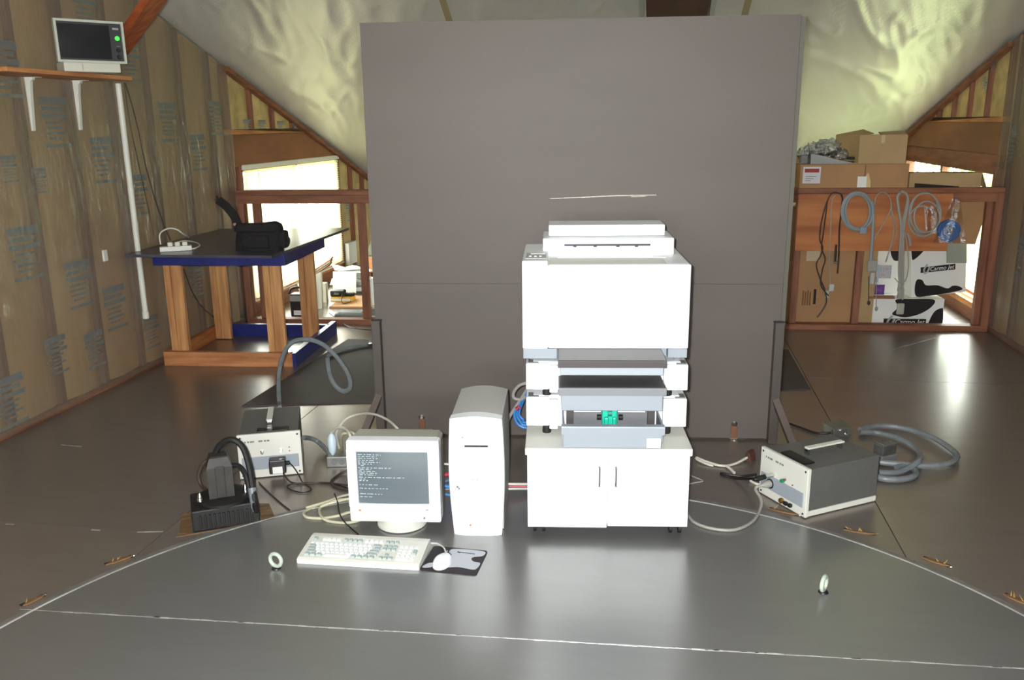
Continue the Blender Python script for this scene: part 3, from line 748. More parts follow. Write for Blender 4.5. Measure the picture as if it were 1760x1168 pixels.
# own tray of the printer
_, zb = S(1050, 600, PV); _, zl = S(1050, 620, .0); _, zlb = S(1050, 632, -.002); _, zf = S(1050, 645, .02)
u0, u1 = S(959, 625, .0)[0], S(1146, 625, .0)[0]
tr = MB().box(u0 + .008, u1 - .008, .02, FV + .016, zf, zlb - .001, .003).build('paper_tray', M('tray_pale_grey', (164, 172, 180), .5), prt)
MB().prism([(PV + .04, zb - .002), (0, zl), (-.002, zl - .004), (-.002, zlb), (.022, zlb - .001), (PV + .04, zlb)], 'x', u0, u1).build('tray_lip', dark_grey_pl, tr)
MB().slab([(u0 + .003, PV + .02, zb + .0008), (u1 - .003, PV + .02, zb + .0008), (u1 - .003, .004, zl + .0012), (u0 + .003, .004, zl + .0012)], .001).build('tray_cover', M('cover_grey', (120, 118, 116), .5), tr)

# ================================================================== TOWER COMPUTER
TA = R(6.5); TO = fl(780, 917, TZ)
tow = thing('computer_tower', 'white tower computer with bowed sides beside the monitor', 'computer', tuple(TO), TA)
def tw(z):    # half-width bow of the front
    q = z / .487; return 0.095 + 0.012 * math.sin(math.pi * min(1, q * .95)) + .004 * q
cx = .098
n = 12
def fr(u, v):
    z = .487 * v; hw = tw(z); top = 0.014 * (1 - (2 * u - 1) ** 2) * (v ** 6)
    return (cx + hw * (2 * u - 1), -0.012 * (1 - (2 * u - 1) ** 4) - 0.004 * math.sin(math.pi * v), z + top)
mb = MB().grid(fr, 16, n)
nv = len(mb.v); mb.add([(x, 0.045, z) for x, y, z in mb.v], [])
idx = lambda i, j: i * (n + 1) + j
mb.f += [(idx(0, j), idx(0, j + 1), nv + idx(0, j + 1), nv + idx(0, j)) for j in range(n)]
mb.f += [(idx(16, j), idx(16, j + 1), nv + idx(16, j + 1), nv + idx(16, j)) for j in range(n)]
mb.f += [(idx(i, n), idx(i + 1, n), nv + idx(i + 1, n), nv + idx(i, n)) for i in range(16)] + [(idx(i, 0), idx(i + 1, 0), nv + idx(i + 1, 0), nv + idx(i, 0)) for i in range(16)]
mb.build('front_bezel', white_pl, tow, True)
def shell(u, v):
    y = 0.045 + 0.355 * v; k = u * 2
    # section: left side, arched top, right side
    if u < .3: x, z = cx - .100 - .004 * math.sin(math.pi * u / .3), .004 + (.478) * u / .3
    elif u > .7: x, z = cx + .100 + .004 * math.sin(math.pi * (1 - u) / .3), .004 + .478 * (1 - u) / .3
    else:
        q = (u - .3) / .4; x, z = cx - .100 + .200 * q, .482 + .016 * (1 - (2 * q - 1) ** 2)
    return (x, y, z)
mb = MB().grid(shell, 40, 6); n2_ = 7
mb.f.append(tuple(i * n2_ + 6 for i in range(41))); mb.f.append(tuple(i * n2_ for i in range(41))); mb.f.append((0, 6, 40 * n2_ + 6, 40 * n2_))
mb.build('case', tower_side, tow, True)
fy = -.0155
def face(name, x0, x1, z0, z1, mat, d=.002, bev=.0008, dy=0): return MB().box(x0, x1, fy - d + dy, fy + .006 + dy, z0, z1, bev).build(name, mat, tow)
face('bay_surround', .022, .178, .395, .462, M('bay_white', (222, 224, 224), .45), .0012)
face('cd_drive', .030, .170, .410, .452, white_pl, .003)
face('cd_tray', .036, .164, .430, .446, off_white, .0042)
face('eject_button', .044, .052, .416, .420, ink_grey, .0042)
face('floppy_drive', .046, .164, .368, .394, white_pl, .002)
face('floppy_slot', .054, .146, .378, .386, black_pl, .0030)
for x in (.080, .098): face('indicator', x, x + .005, .240, .244, ink_grey, .0015)
face('power_button', .114, .134, .238, .246, off_white, .003)
face('badge', .018, .026, .206, .214, ink_grey, .0015); face('badge', .025, .032, .199, .207, ink_grey, .0015)
face('groove', .021, .0225, .24, .46, M('groove_grey', (190, 192, 194), .5), .0006); face('groove', .177, .1785, .24, .46, M('groove_grey', (190, 192, 194), .5), .0006)
word_me = text_mesh('Gateway', .0105, M('wordmark_brown', (176, 150, 138), .6))
inst('wordmark', word_me, tow, (.104, fy - .002, .047), (R(90), 0, 0))
dot = MB().lathe([(.0045, 0), (.0045, .001)], (.070, fy - .001, .048), (0, -1, 0), 12).build('logo_dot', orange_print, tow)

# ================================================================== CRT MONITOR
MA = R(6.5); mc, ms = math.cos(MA), math.sin(MA)
MO = fl(684, 917, TZ) + Vector((-ms, mc, 0)) * .10
mon = thing('crt_monitor', 'white tube monitor with lines of text on its grey screen beside the tower', 'monitor', tuple(MO), MA)
fv = -0.085                                    # plane of the bezel front
def Mz(x, y, v=fv):
    nn = (-ms, mc, 0); P = pl(x, y, MO + Vector(nn) * v, nn); q = P - MO; return q.x * mc + q.y * ms, q.z
bx0, bz1 = Mz(593.5, 757); bx1, _ = Mz(753.5, 759); _, bz0 = Mz(675, 897)
sx0, sz1 = Mz(611, 777); sx1, sz0 = Mz(738, 868)
cxm = (bx0 + bx1) / 2
MB().lathe([(.092, 0), (.102, .004), (.100, .014), (.075, .030), (.055, .046)], (cxm + .01, 0, 0), seg=36).build('base', off_white, mon, True)
MB().lathe([(.05, .0), (.07, .012)], (cxm + .01, .01, bz0 - .016), seg=24).build('swivel_neck', off_white, mon, True)
bz = MB()
bz.box(bx0, bx1, fv, fv + .055, bz0, sz0, .007).box(bx0, bx1, fv, fv + .055, sz1, bz1, .007).box(bx0, sx0, fv + .0004, fv + .055, sz0 - .01, sz1 + .01).box(sx1, bx1, fv + .0004, fv + .055, sz0 - .01, sz1 + .01)
bz.build('bezel', white_pl, mon)
hx0, hx1 = bx0 + .004, bx1 + .006
back = MB(); sec = [(fv + .055, 1.0, bz0 + .004, bz1 - .001), (fv + .16, .97, bz0 + .010, bz1 - .010), (fv + .30, .72, bz0 + .03, bz1 - .065), (fv + .37, .60, bz0 + .04, bz1 - .085)]
o = []; hw = (bx1 - bx0) / 2
for y, k, za, zb_ in sec:
    for a, b in ((-1, za), (1, za), (1, zb_ - .014), (.92, zb_), (-.92, zb_), (-1, zb_ - .014)): o.append((cxm + a * hw * k, y, b))
fs = [tuple(range(6)), tuple(range(18, 24))] + [(i * 6 + j, i * 6 + (j + 1) % 6, (i + 1) * 6 + (j + 1) % 6, (i + 1) * 6 + j) for i in range(3) for j in range(6)]
back.add(o, fs).build('back_shell', M('monitor_shell', (178, 178, 166), .5), mon)
scr_m = M('crt_glass', (96, 106, 112), 0.16, spec=0.6)
scr = MB().grid(lambda u, v: (sx0 + (sx1 - sx0) * u, fv + .006 + .010 * ((2 * u - 1) ** 2 + (2 * v - 1) ** 2) * .5, sz0 + (sz1 - sz0) * v), 12, 10).build('screen', scr_m, mon, True)
# rows of screen text, as unreadable at this size as in the photograph
random.seed(9); tx = MB(); SW, SH = sx1 - sx0, sz1 - sz0
def bow(u, v): return fv + .0045 + .010 * ((2 * u - 1) ** 2 + (2 * v - 1) ** 2) * .5
rows = [(.06, .02, .34), (.095, .02, .28), (.13, .02, .31), (.165, .02, .24), (.20, .02, .33), (.235, .02, .21), (.265, .06, .10), (.305, .02, .48), (.335, .04, .20), (.37, .02, .25), (.405, .02, .27), (.44, .03, .26), (.485, .02, .65), (.52, .03, .10), (.55, .02, .14), (.63, .02, .30), (.70, .02, .42), (.81, .02, .33), (.87, .02, .19)]
for v, a, b in rows:
    u = a
    while u < b:
        wlen = random.choice((2, 3, 4, 5, 7)) * .0125
        for k in range(int(wlen / .0125)):
            uu = u + k * .0125
            if uu > b: break
            hgt = random.choice((.010, .013, .017)); vv = 1 - v
            y = bow(uu, vv) - .0005
            x0 = sx0 + SW * uu; z0_ = sz0 + SH * (vv - hgt * .6)
            tx.add([(x0, y, z0_), (x0 + SW * .0085, y, z0_), (x0 + SW * .0085, y, z0_ + SH * hgt), (x0, y, z0_ + SH * hgt)], [(0, 1, 2, 3)])
        u += wlen + .02
tx.build('screen_text', M('screen_glow_text', (190, 205, 205), .5, emit=((190, 210, 210), .22)), scr, kind='stuff')
MB().box(sx0 + .02, sx1 - .04, fv - .0015, fv + .004, bz0 + .006, bz0 + .030, .001).build('control_door', off_white, mon)
MB().lathe([(.005, 0), (.004, .003)], (sx1 - .022, fv - .0005, bz0 + .020), (0, -1, 0), 12).build('power_button', ink_grey, mon)
inst('wordmark', word_me, mon, (sx0 + .031, fv - .0012, (bz0 + sz0) / 2 + .012), (R(90), 0, 0))
MB().lathe([(.005, 0), (.005, .001)], (sx0 + .004, fv - .0004, (bz0 + sz0) / 2 + .013), (0, -1, 0), 12).build('logo_dot', orange_print, mon)
MB().box(sx1 - .016, sx1 - .004, fv - .0008, fv + .002, sz0 - .022, sz0 - .018).build('model_mark', ink_grey, mon)
for k in range(16): MB().box(bx1 - .0055 - .008, bx1 + .001 - .008, fv + .10, fv + .15, bz0 + .07 + k * .015, bz0 + .076 + k * .015).build('vent_rib', dark_grey_pl, mon)

# ================================================================== KEYBOARD
KA = R(2.0); KO = Vector((-1.305, 2.727, TZ))
kb = thing('computer_keyboard', 'off-white computer keyboard lying in front of the monitor', 'keyboard', tuple(KO), KA)
KW, KD = .470, .188
MB().prism([(0, 0), (.0, .017), (.012, .021), (KD - .03, .034), (KD - .004, .032), (KD, .026), (KD, .004), (KD - .01, 0)], 'x', 0, KW).build('case', off_white, kb)
MB().prism([(-.004, .001), (-.004, .009), (.0, .014), (.0, .001)], 'x', .004, KW - .004).build('front_edge', white_pl, kb)
slope = math.atan2(.013, KD - .042)
def deck(y): return .021 + (y - .012) * math.tan(slope)
key_w = M('white_key', (226, 228, 226), .5); key_g = M('grey_key', (164, 176, 172), .5)
def key_mesh(w, d, mat, nm):
    return MB().add([(-w / 2, -d / 2, 0), (w / 2, -d / 2, 0), (w / 2, d / 2, 0), (-w / 2, d / 2, 0), (-w * .36, -d * .33, .0085), (w * .36, -d * .33, .0085), (w * .36, d * .42, .0085), (-w * .36, d * .42, .0085)],
                    [(0, 3, 2, 1), (4, 5, 6, 7), (0, 1, 5, 4), (1, 2, 6, 5), (2, 3, 7, 6), (3, 0, 4, 7)]).mesh(nm, mat)
KM = {}
def key(x, y, w, d, g):
    k_ = (round(w, 4), round(d, 4), g)
    if k_ not in KM: KM[k_] = key_mesh(w - .0018, d - .0018, key_g if g else key_w, 'key')
    inst('key', KM[k_], kb, (x + w / 2, y + d / 2, deck(y + d / 2) - .001), (slope, 0, 0))
P_ = .0188; x0 = .018; yb = .020
for w_, gs in (([1.25] * 3 + [5.8] + [1.25] * 4, [1, 1, 1, 0, 1, 1, 1, 1]),):
    x = x0
    for a, g in zip(w_, gs): key(x, yb, a * P_, P_, g); x += a * P_
for r, (first, cnt, last) in enumerate(((2.25, 10, 2.75), (1.75, 11, 2.25), (1.5, 12, 1.5), (1, 12, 2))):
    y = yb + (r + 1) * P_; x = x0
    key(x, y, first * P_, P_, 0 if r == 3 else 1); x += first * P_
    for k in range(cnt): key(x, y, P_, P_, 0); x += P_
    key(x, y, last * P_, P_, 1)
yf = yb + 5.55 * P_
key(x0, yf, P_, P_, 1)
for grp, s_ in enumerate((2.0, 6.5, 11.0)):
    for k in range(4): key(x0 + (s_ + k) * P_, yf, P_, P_, 1 if grp == 1 else 0)
xn = x0 + 15.3 * P_
for k in range(3): key(xn + k * P_, yf, P_, P_, 1); key(xn + k * P_, yb + 4 * P_, P_, P_, 1); key(xn + k * P_, yb + 3 * P_, P_, P_, 1); key(xn + k * P_, yb, P_, P_, 1)
key(xn + P_, yb + P_, P_, P_, 1)
xp = x0 + 18.7 * P_
for r in range(5):
    for k in range(3):
        if r == 0 and k == 1: continue
        key(xp + k * P_, yb + r * P_, (2 * P_ if (r == 0 and k == 0) else P_), P_, 0)
for r, hgt in ((0, 2), (2, 2), (4, 1)): key(xp + 3 * P_, yb + r * P_, P_, hgt * P_, 1 if r == 2 else 0)
# ================================================================== MOUSE, MAT
MPO = Vector((-.724, 2.832, TZ))
def rounded(w, d, r, n=6):
    pts = []
    for cxx, cyy, a0_ in ((w - r, d - r, 0), (-w + r, d - r, 90), (-w + r, -d + r, 180), (w - r, -d + r, 270)):
        for k in range(n + 1): t = R(a0_ + 90 * k / n); pts.append((cxx + r * math.cos(t), cyy + r * math.sin(t)))
    return pts
pad = thing('mouse_mat', 'black and grey cow-patterned mouse mat beside the keyboard', 'mouse mat', tuple(MPO), R(-2))
MB().prism(rounded(.108, .092, .012), 'z', 0, .004).build('mat_base', M('mat_black', (34, 26, 32), .7), pad)
def blob(pts, n=6): return smooth_path([(a, b, 0) for a, b in pts], n, True)
patch = [(-.108 + .006, -.075), (-.075, -.072), (-.045, -.05), (-.02, -.062), (.03, -.05), (.085, -.058), (.100, -.045), (.102, -.008), (.075, .0), (.062, .018), (.068, .034), (.098, .048), (.101, .078), (.06, .086), (.0, .084), (-.03, .078), (-.035, .055), (-.02, .035), (-.03, .012), (-.055, .004), (-.066, -.03), (-.09, -.045)]
MB().prism([(p.x, p.y) for p in blob(patch)], 'z', .004, .0046).build('pale_patch', M('mat_grey', (176, 180, 188), .6), pad)
MB().bar((-.0, .060, .0048), (.066, .056, .0048), .004, .0006).bar((-.004, .062, .0048), (.008, .056, .0048), .006, .0006).build('printed_line', ink_black, pad)
mouse_o = Vector((-.760, 2.800, TZ + .0048))
mo = thing('computer_mouse', 'white two-button computer mouse resting on the cow-patterned mat', 'mouse', tuple(mouse_o), R(-8))
def mo_fn(u, v):
    t = 2 * math.pi * u; ph = v * math.pi / 2
    w = .032 - .004 * math.sin(t); r = math.cos(ph) ** .55
    return (w * math.cos(t) * r, .056 * math.sin(t) * r, .031 * math.sin(ph) ** .9 * (1 - .22 * max(0, math.sin(t)) * r))
MB().grid(mo_fn, 28, 8).build('shell', white_pl, mo, True)
MB().box(-.0008, .0008, .012, .048, .0225, .0285).build('button_gap', M('groove_grey', (190, 192, 194), .5), mo)
cable('mouse_cord', '', [fl(741, 933, .012), fl(752, 934, .012), fl(763, 941, .02), fl(766, 951, .016)], .0028, cord_white, parent=mo)

# ================================================================== ROLLS OF TAPE LYING ON EDGE
tape_m = M('pale_green_tape', (178, 190, 176), .5)
for (x, y, yaw, lb, tilt) in ((475, 976, -12, 'pale green ring standing on edge beside the keyboard', 0), (1415, 1017, 62, 'pale green ring turned nearly edge-on, alone on the open floor', 0)):
    p = fl(x, y, TZ); t = thing('floor_ring', lb, 'ring', tuple(p), R(yaw), 'pale green lifting rings on the turntable deck')
    ri, ro, hw = .017, .032, .009
    MB().tube([((ri + ro) / 2 * math.cos(a), 0, .034 + (ri + ro) / 2 * math.sin(a)) for a in [2 * math.pi * k / 28 for k in range(28)]], (ro - ri) / 2, 10, closed=True).build('ring', tape_m, t, True)
    MB().lathe([(.018, 0), (.016, .004), (.008, .007)], (0, 0, .0002), seg=14).build('socket', black_pl, t, True)
# ================================================================== THE TWO TEST INSTRUMENTS
body_grey = M('instrument_grey_paint', (92, 92, 90), .5, var=(30, .08))
def instrument(loc, ang, label, W_, D_=.375, H_=.215):
    t = thing('line_instrument', label, 'instrument', tuple(loc), ang)
    MB().box(-.003, W_ + .003, -.018, 0.0, .004, H_ + .003, .003).build('front_panel', off_white, t)
    MB().box(.004, W_ - .004, 0, D_, .028, H_ - .003, .003).build('case', body_grey, t)
    MB().box(.002, W_ - .002, 0, D_, .004, .027, .002).build('bottom_rail', off_white, t)
    MB().box(.012, W_ - .012, -.024, -.018, .045, .108, .002).build('grey_band', grey_pl, t)
    MB().box(W_ * .30, W_ * .82, .012, .065, H_ - .003, H_ + .004, .002).build('label_plate', black_pl, t)
    MB().box(W_ * .5 - .014, W_ * .5 + .014, .10, .30, H_ + .022, H_ + .030, .003).build('handle', off_white, t)
    for q in (.105, .285): MB().box(W_ * .5 - .012, W_ * .5 + .012, q - .006, q + .006, H_ - .003, H_ + .023, .002).build('handle_post', chrome, t)
    for a in (.012, W_ - .012):
        for b in (.018, H_ - .012): MB().lathe([(.005, 0), (.004, .002)], (a, -.018, b), (0, -1, 0), 10).build('screw', M('dark_screw', (70, 68, 64), .4, .7), t)
    for k in range(9):
        if k in (4,): continue
        w_ = .006 + .003 * (k % 3); MB().box(.030 + k * .0125, .030 + k * .0125 + w_, -.0186, -.0178, H_ - .036, H_ - .028).build('title_mark', ink_grey, t)
    return t
IO = Vector((.483, 3.643, 0)); IU = Vector((.639, 3.405, 0)) - IO
i1 = instrument(IO, math.atan2(IU.y, IU.x), 'grey instrument case with white front and thick cable coil behind it', .285)
MB().cyl((.085, -.018, .118), (0, -1, 0), .009, .045, 12).build('coax_socket', chrome, i1, True)
gr = MB().cyl((.150, -.018, .118), (0, -1, 0), .008, .016, 10).build('green_terminal', M('green_plastic', (30, 140, 90), .4), i1, True)
MB().cyl((.160, -.018, .126), (0, -1, 0), .005, .010, 8).build('brass_terminal', copper, i1, True)
MB().lathe([(.022, 0), (.022, .003)], (.075, -.024, .075), (0, -1, 0), 18).build('mains_socket', black_pl, i1)
MB().cyl((.205, -.018, .118), (0, -1, 0), .003, .004, 8).build('lamp', red_print, i1)
MB().lathe([(.012, 0), (.012, .012), (.005, .016)], (.150, -.018, .026), (0, -1, 0), 12).build('brass_knob', M('brass', (170, 140, 70), .35, .9), i1, True)
MB().box(.168, .188, -.034, -.018, .018, .034, .004).box(.196, .214, -.034, -.018, .020, .036, .004).bar((.178, -.028, .028), (.205, -.028, .026), .008, .008).build('banana_plug', black_pl, i1)

JO = Vector((-1.894, 3.448, 0)); JU = Vector((-1.636, 3.554, 0)) - JO
i2 = instrument(JO, math.atan2(JU.y, JU.x), 'grey instrument case with white front and black power adapter plugged in', .28)
MB().lathe([(.022, 0), (.022, .003)], (.150, -.024, .078), (0, -1, 0), 18).build('mains_socket', off_white, i2)
for x in (.105, .190): MB().box(x - .008, x + .008, -.021, -.018, .128, .140, .002).cyl((x, -.018, .126), (0, -1, 0), .007, .008, 10).build('coax_socket', chrome, i2)
for z in (.142, .124): MB().cyl((.228, -.018, z), (0, -1, 0), .003, .003, 8).build('lamp', red_print, i2)
ang2 = math.atan2(JU.y, JU.x); c2, s2 = math.cos(ang2), math.sin(ang2)
def J(u, v, z): return JO + Vector((u * c2 - v * s2, u * s2 + v * c2, z))
ad = thing('power_adapter', 'black power adapter with a white label plugged into the white instrument front', 'adapter', tuple(J(.172, -.026, .06)), ang2)
MB().box(-.038, .038, -.056, -.003, -.022, .046, .006).build('case', black_pl, ad)
MB().box(-.022, .022, -.0575, -.056, -.018, .014).build('white_label', paper_white, ad)
MB().box(.036, .056, -.045, -.02, .012, .028, .004).build('strain_relief', black_rub, ad)

# outlet box with white plug
oo = fl(562, 803); ob = thing('outlet_box', 'small grey metal outlet box on the floor behind the monitor', 'outlet box', tuple(oo), R(12))
MB().box(0, .16, 0, .075, 0, .052, .003).build('box', zinc, ob)
for x in (.035, .072, .109, .142): MB().lathe([(.014, 0), (.014, .002)], (x, -.0002, .026), (0, -1, 0), 14).build('socket', mid_grey_pl, ob)
pp_ = thing('power_plug', 'translucent white mains plug standing up on the outlet box', 'plug', tuple(oo + Vector((.02, .035, .052))), R(12))
MB().lathe([(.006, 0), (.010, .006), (.018, .02), (.022, .05), (.021, .085), (.012, .104), (.006, .110)], seg=16).build('body', M('pale_blue_plug', (196, 214, 222), .35), pp_, True)
MB().cyl((0, 0, .10), (0, 0, 1), .006, .018, 8).build('cord_grip', cord_white, pp_)

# ================================================================== BLACK MOTOR BLOCK IN ITS FLOOR CUTOUT
BO = fl(330, 918); BR_ = fl(447, 884); bang = R(31)
pit = thing('floor_cutout', 'rough plywood-edged cutout in the floor around the black motor', 'floor cutout', tuple(BO), bang)
MB().box(-.06, .32, -.002, .004, .0003, .004).build('edge_strip', ply_raw, pit)
MB().prism([(-.05, .02), (.0, .0), (.0, .20), (-.035, .21)], 'z', .0003, .005).build('edge_strip', ply_raw, pit)
MB().prism([(.275, .0), (.33, .01), (.32, .17), (.275, .19)], 'z', .0003, .005).build('edge_strip', ply_raw, pit)
mot = thing('motor_block', 'black ribbed motor block with a grey hood and looping cables', 'motor', tuple(BO + Vector((0, 0, .0004))), bang)
cast = M('black_casting', (24, 22, 22), .6, var=(20, .3), bump=(80, .1))
MB().box(.005, .27, .008, .205, 0, .092, .006).build('housing', cast, mot)
for k in range(12): MB().box(.035 + k * .018, .043 + k * .018, .000, .010, .015, .07, .002).build('rib', cast, mot)
MB().lathe([(.112, .092), (.112, .104), (.095, .112), (.07, .114)], (.138, .106, 0), seg=32).build('flange', cast, mot, True)
hood = M('hood_grey', (54, 50, 47), .55, .1, var=(12, .25))
hd_ = MB(); sec = [(.050, .045, .112), (.050, .042, .245), (.036, .034, .285), (.030, .028, .290)]; o = []
for a, b, z in sec: o += [(.130 - a, .10 - b, z), (.130 + a, .10 - b, z), (.130 + a, .10 + b, z), (.130 - a, .10 + b, z)]
hd_.add(o, [(0, 1, 2, 3), (12, 13, 14, 15)] + [(4 * i + j, 4 * i + (j + 1) % 4, 4 * i + 4 + (j + 1) % 4, 4 * i + 4 + j) for i in range(3) for j in range(4)]).build('connector_hood', hood, mot)
MB().box(.112, .148, .050, .057, .116, .25, .002).build('hood_rib', hood, mot)
for a, b in ((.045, .06), (.225, .08)): MB().lathe([(.013, .112), (.013, .125), (.009, .138), (.004, .148)], (a, b, 0), seg=10).build('bolt', chrome, mot, True)
YM = 3.06
hose = [py(372, 800, YM), py(368, 785, YM), py(378, 765, YM), py(398, 755, YM), py(417, 768, YM), py(428, 800, YM - .02), py(434, 835, YM - .04), py(438, 862, YM - .06), fl(441, 884, .02)]
cable('hose', '', hose, .013, black_rub, n=10, parent=mot)
MB().tube([py(433, 838, YM - .045), py(436, 858, YM - .06), fl(440, 884, .02)], .0165, 10).build('hose_sleeve', conduit, None, True)
attach(bpy.data.objects['hose_sleeve'], mot)
cable('hose', '', [py(398, 800, YM), py(410, 800, YM), py(421, 815, YM - .02), py(427, 838, YM - .04), py(431, 855, YM - .05)], .010, black_rub, n=10, parent=mot)
cable('motor_lead', '', [py(366, 788, YM), py(350, 795, YM - .01), py(341, 815, YM - .02), py(345, 832, YM - .02), py(353, 840, YM)], .008, cord_brown, parent=mot)

# ================================================================== CABLES ON THE FLOOR
g1 = 'cables on the floor behind the monitor'
cable('cord', '', [J(.225, -.06, .082)] + [fl(x, y, z) for x, y, z in ((505, 803, .07), (513, 815, .05), (520, 828, .006), (535, 840, .005), (522, 846, .005), (502, 842, .005), (494, 835, .006), (510, 830, .008), (540, 829, .005), (575, 832, .005), (605, 841, .005))], .003, cord_black, parent=ad)
cable('coax_lead', 'brown lead from the black adapter running to the monitor', [J(.19, -.05, .035)] + [fl(x, y, .005) for x, y in ((500, 828), (525, 830), (560, 829), (600, 834))], .004, cord_brown)
cable('flex_conduit', 'grey conduit from the white instrument front to the outlet box', [fl(521, 752, .09), fl(534, 753, .06), fl(548, 760, .03), fl(563, 776, .02), fl(566, 790, .03)], .012, conduit)
YP = 3.78
plug_top = oo + Vector((.02, .035, .165))
cable('white_cable', 'white cable rising in a high arch from the plug over to the monitor', [fl(583, 770, .03), py(578, 745, YP), py(592, 722, YP), py(615, 712, YP), py(640, 711, YP - .1), py(664, 720, YP - .2), py(682, 735, YP - .3), py(692, 750, YP - .3), py(696, 775, YP - .28)], .006, cord_white)
cable('cord', '', [plug_top, py(572, 741, 3.66), py(582, 734, 3.62), py(594, 737, 3.58), py(603, 752, 3.5), fl(612, 800, .03)], .006, cord_white, parent=pp_)
cable('pale_cable', 'pale cable making the flattest arch behind the plug', [fl(588, 775, .02), py(587, 749, 3.62), py(597, 744, 3.6), py(610, 748, 3.56), fl(625, 800, .03)], .006, cord_beige)
cable('mains_lead', 'dark brown lead curving behind the monitor from the outlet box', [fl(602, 806, .02), fl(583, 815, .006), fl(570, 826, .006), fl(574, 835, .006), fl(590, 840, .006), fl(612, 843, .006)], .006, cord_brown)
bcl = thing('beige_cable', 'beige cable in loose loops spilling over the turntable rim', 'cable', tuple(fl(600, 870)), 0)
cable('loop', '', [fl(620, 858, .02), fl(590, 858, .015), fl(555, 864, .01), fl(528, 876, .01), fl(522, 883, .013), fl(530, 889, .01), fl(555, 890, .01), fl(580, 886, .01), fl(600, 880, .012), fl(620, 876, .02)], .006, cord_beige, parent=bcl)
cable('loop', '', [fl(620, 852, .03), fl(585, 860, .03), fl(556, 868, .02), fl(549, 876, .012), fl(553, 888, .018), fl(565, 895, .01), fl(590, 898, .01), fl(610, 896, .012), fl(625, 890, .012)], .006, cord_beige, parent=bcl)
cable('tail', '', [fl(526, 872, .022), fl(560, 862, .026), fl(585, 853, .02), fl(615, 846, .02)], .005, cord_beige, parent=bcl)
cable('thin_black_lead', 'thin black lead crossing the beige loops down to the deck', [fl(575, 848, .02), fl(580, 862, .032), fl(583, 880, .03), fl(590, 894, .03), fl(602, 906, .008), fl(616, 918, .008)], .003, cord_black)
cable('thin_black_lead', 'thin dark lead lying slantwise from the instrument to the rim', [fl(445, 828, .005), fl(452, 836, .004), fl(470, 853, .004), fl(485, 866, .004), fl(498, 876, .005)], .003, cord_brown)
# stiff grey conduit loop beyond the left instrument
YC = 4.52
cable('stiff_conduit', 'stiff grey conduit standing in a tall loop in front of the blue table', [fl(481, 700, .02), py(480, 690, YC), py(479, 650, YC), py(485, 615, YC), py(500, 590, YC), py(525, 583, YC), py(552, 590, YC), py(576, 610, YC), py(594, 635, YC), py(602, 655, YC), py(600, 668, YC), py(590, 672, YC), py(578, 664, YC), py(568, 648, YC), py(564, 628, YC), py(563, 615, YC)], .0135, conduit, n=8)
cable('stiff_conduit', 'grey conduit lying low from the loop to the bright fitting by the panel', [fl(563, 612, .02), fl(580, 604, .02), fl(605, 597, .02), fl(635, 592, .02)], .012, conduit)
fit = fl(640, 592, .02)
ft = thing('conduit_fitting', 'bright metal conduit fitting on the floor next to the panel edge', 'fitting', (fit.x, fit.y, 0.0062), R(10))
MB().lathe([(.02, 0), (.022, .02), (.016, .03), (.016, .06)], (-.03, 0, .024), (1, 0, 0), 12).build('body', chrome, ft, True)
MB().lathe([(.026, 0), (.026, .012)], (-.036, 0, .026), (1, 0, 0), 6).build('locknut', chrome, ft)
cable('black_floor_lead', 'thin black lead on the floor behind the panel by the sill', [fl(566, 538, .01), fl(585, 552, .012), fl(605, 563, .02), fl(650, 568, .02)], .004, cord_black)

# right hand side
jb = fl(1432, 752); jt = thing('junction_box', 'square zinc junction box behind the grey instrument', 'junction box', (jb.x, jb.y, 0), R(20))
MB().box(0, .105, 0, .105, 0, .045, .003).build('box', zinc, jt)
MB().box(-.003, .108, -.003, .108, .0452, .049, .001).build('cover', M('zinc_dull', (130, 132, 120), .5, .5, var=(15, .2)), jt)
MB().cyl((.06, -.02, .022), (0, -1, 0), .012, .02, 10).build('connector', chrome, jt)
g2 = 'grey conduit coils behind the grey instrument'
ccl = thing('conduit_coil', 'thick grey conduit coiled on the floor behind the grey instrument', 'conduit', tuple(fl(1480, 740)), 0)
cable('turn', '', [fl(1478, 738, .025)] + [fl(x, y, .02) for x, y in ((1510, 732), (1550, 735), (1600, 750), (1635, 772), (1645, 785), (1630, 796), (1590, 800), (1545, 797), (1515, 794), (1508, 792))], .014, conduit, parent=ccl)
cable('turn', '', [fl(1478, 742, .028)] + [fl(x, y, z) for x, y, z in ((1510, 744, .022), (1550, 756, .022), (1578, 775, .022), (1580, 790, .045), (1560, 805, .022), (1540, 812, .015), (1510, 812, .015))], .014, conduit, parent=ccl)
cable('turn', '', [fl(x, y, .016) for x, y in ((1508, 819), (1524, 823), (1550, 823), (1570, 818), (1574, 810), (1560, 800), (1540, 803))], .014, conduit, parent=ccl)
cp = fl(1520, 790); ct = thing('cable_connector', 'grey multi-pin connector lying behind the grey instrument', 'connector', (cp.x, cp.y, 0), R(35))
MB().box(-.05, .04, -.03, .03, .036, .085, .004).build('hood', zinc, ct)
MB().box(-.055, .045, -.034, .034, .0, .036, .004).build('base', mid_grey_pl, ct)
for k in range(4): MB().box(-.045 + k * .022, -.030 + k * .022, -.033, .033, .0851, .089).build('clip', zinc, ct)
cable('black_lead', 'black lead from under the panel to the junction box', [fl(1352, 726, .01), fl(1375, 734, .008), fl(1400, 743, .008), fl(1420, 744, .015), fl(1434, 741, .022)], .006, cord_black)
cl = fl(1289, 790); cg = thing('earth_clip', 'rusty earth clip on the floor where the strap meets white wires', 'clip', (cl.x, cl.y, 0), R(-40))
MB().prism([(-.02, 0), (.02, 0), (.014, .03), (.006, .05), (-.006, .05), (-.014, .03)], 'y', -.02, .02).build('jaw', M('rusty_steel', (110, 74, 60), .6, .4, var=(30, .4)), cg)
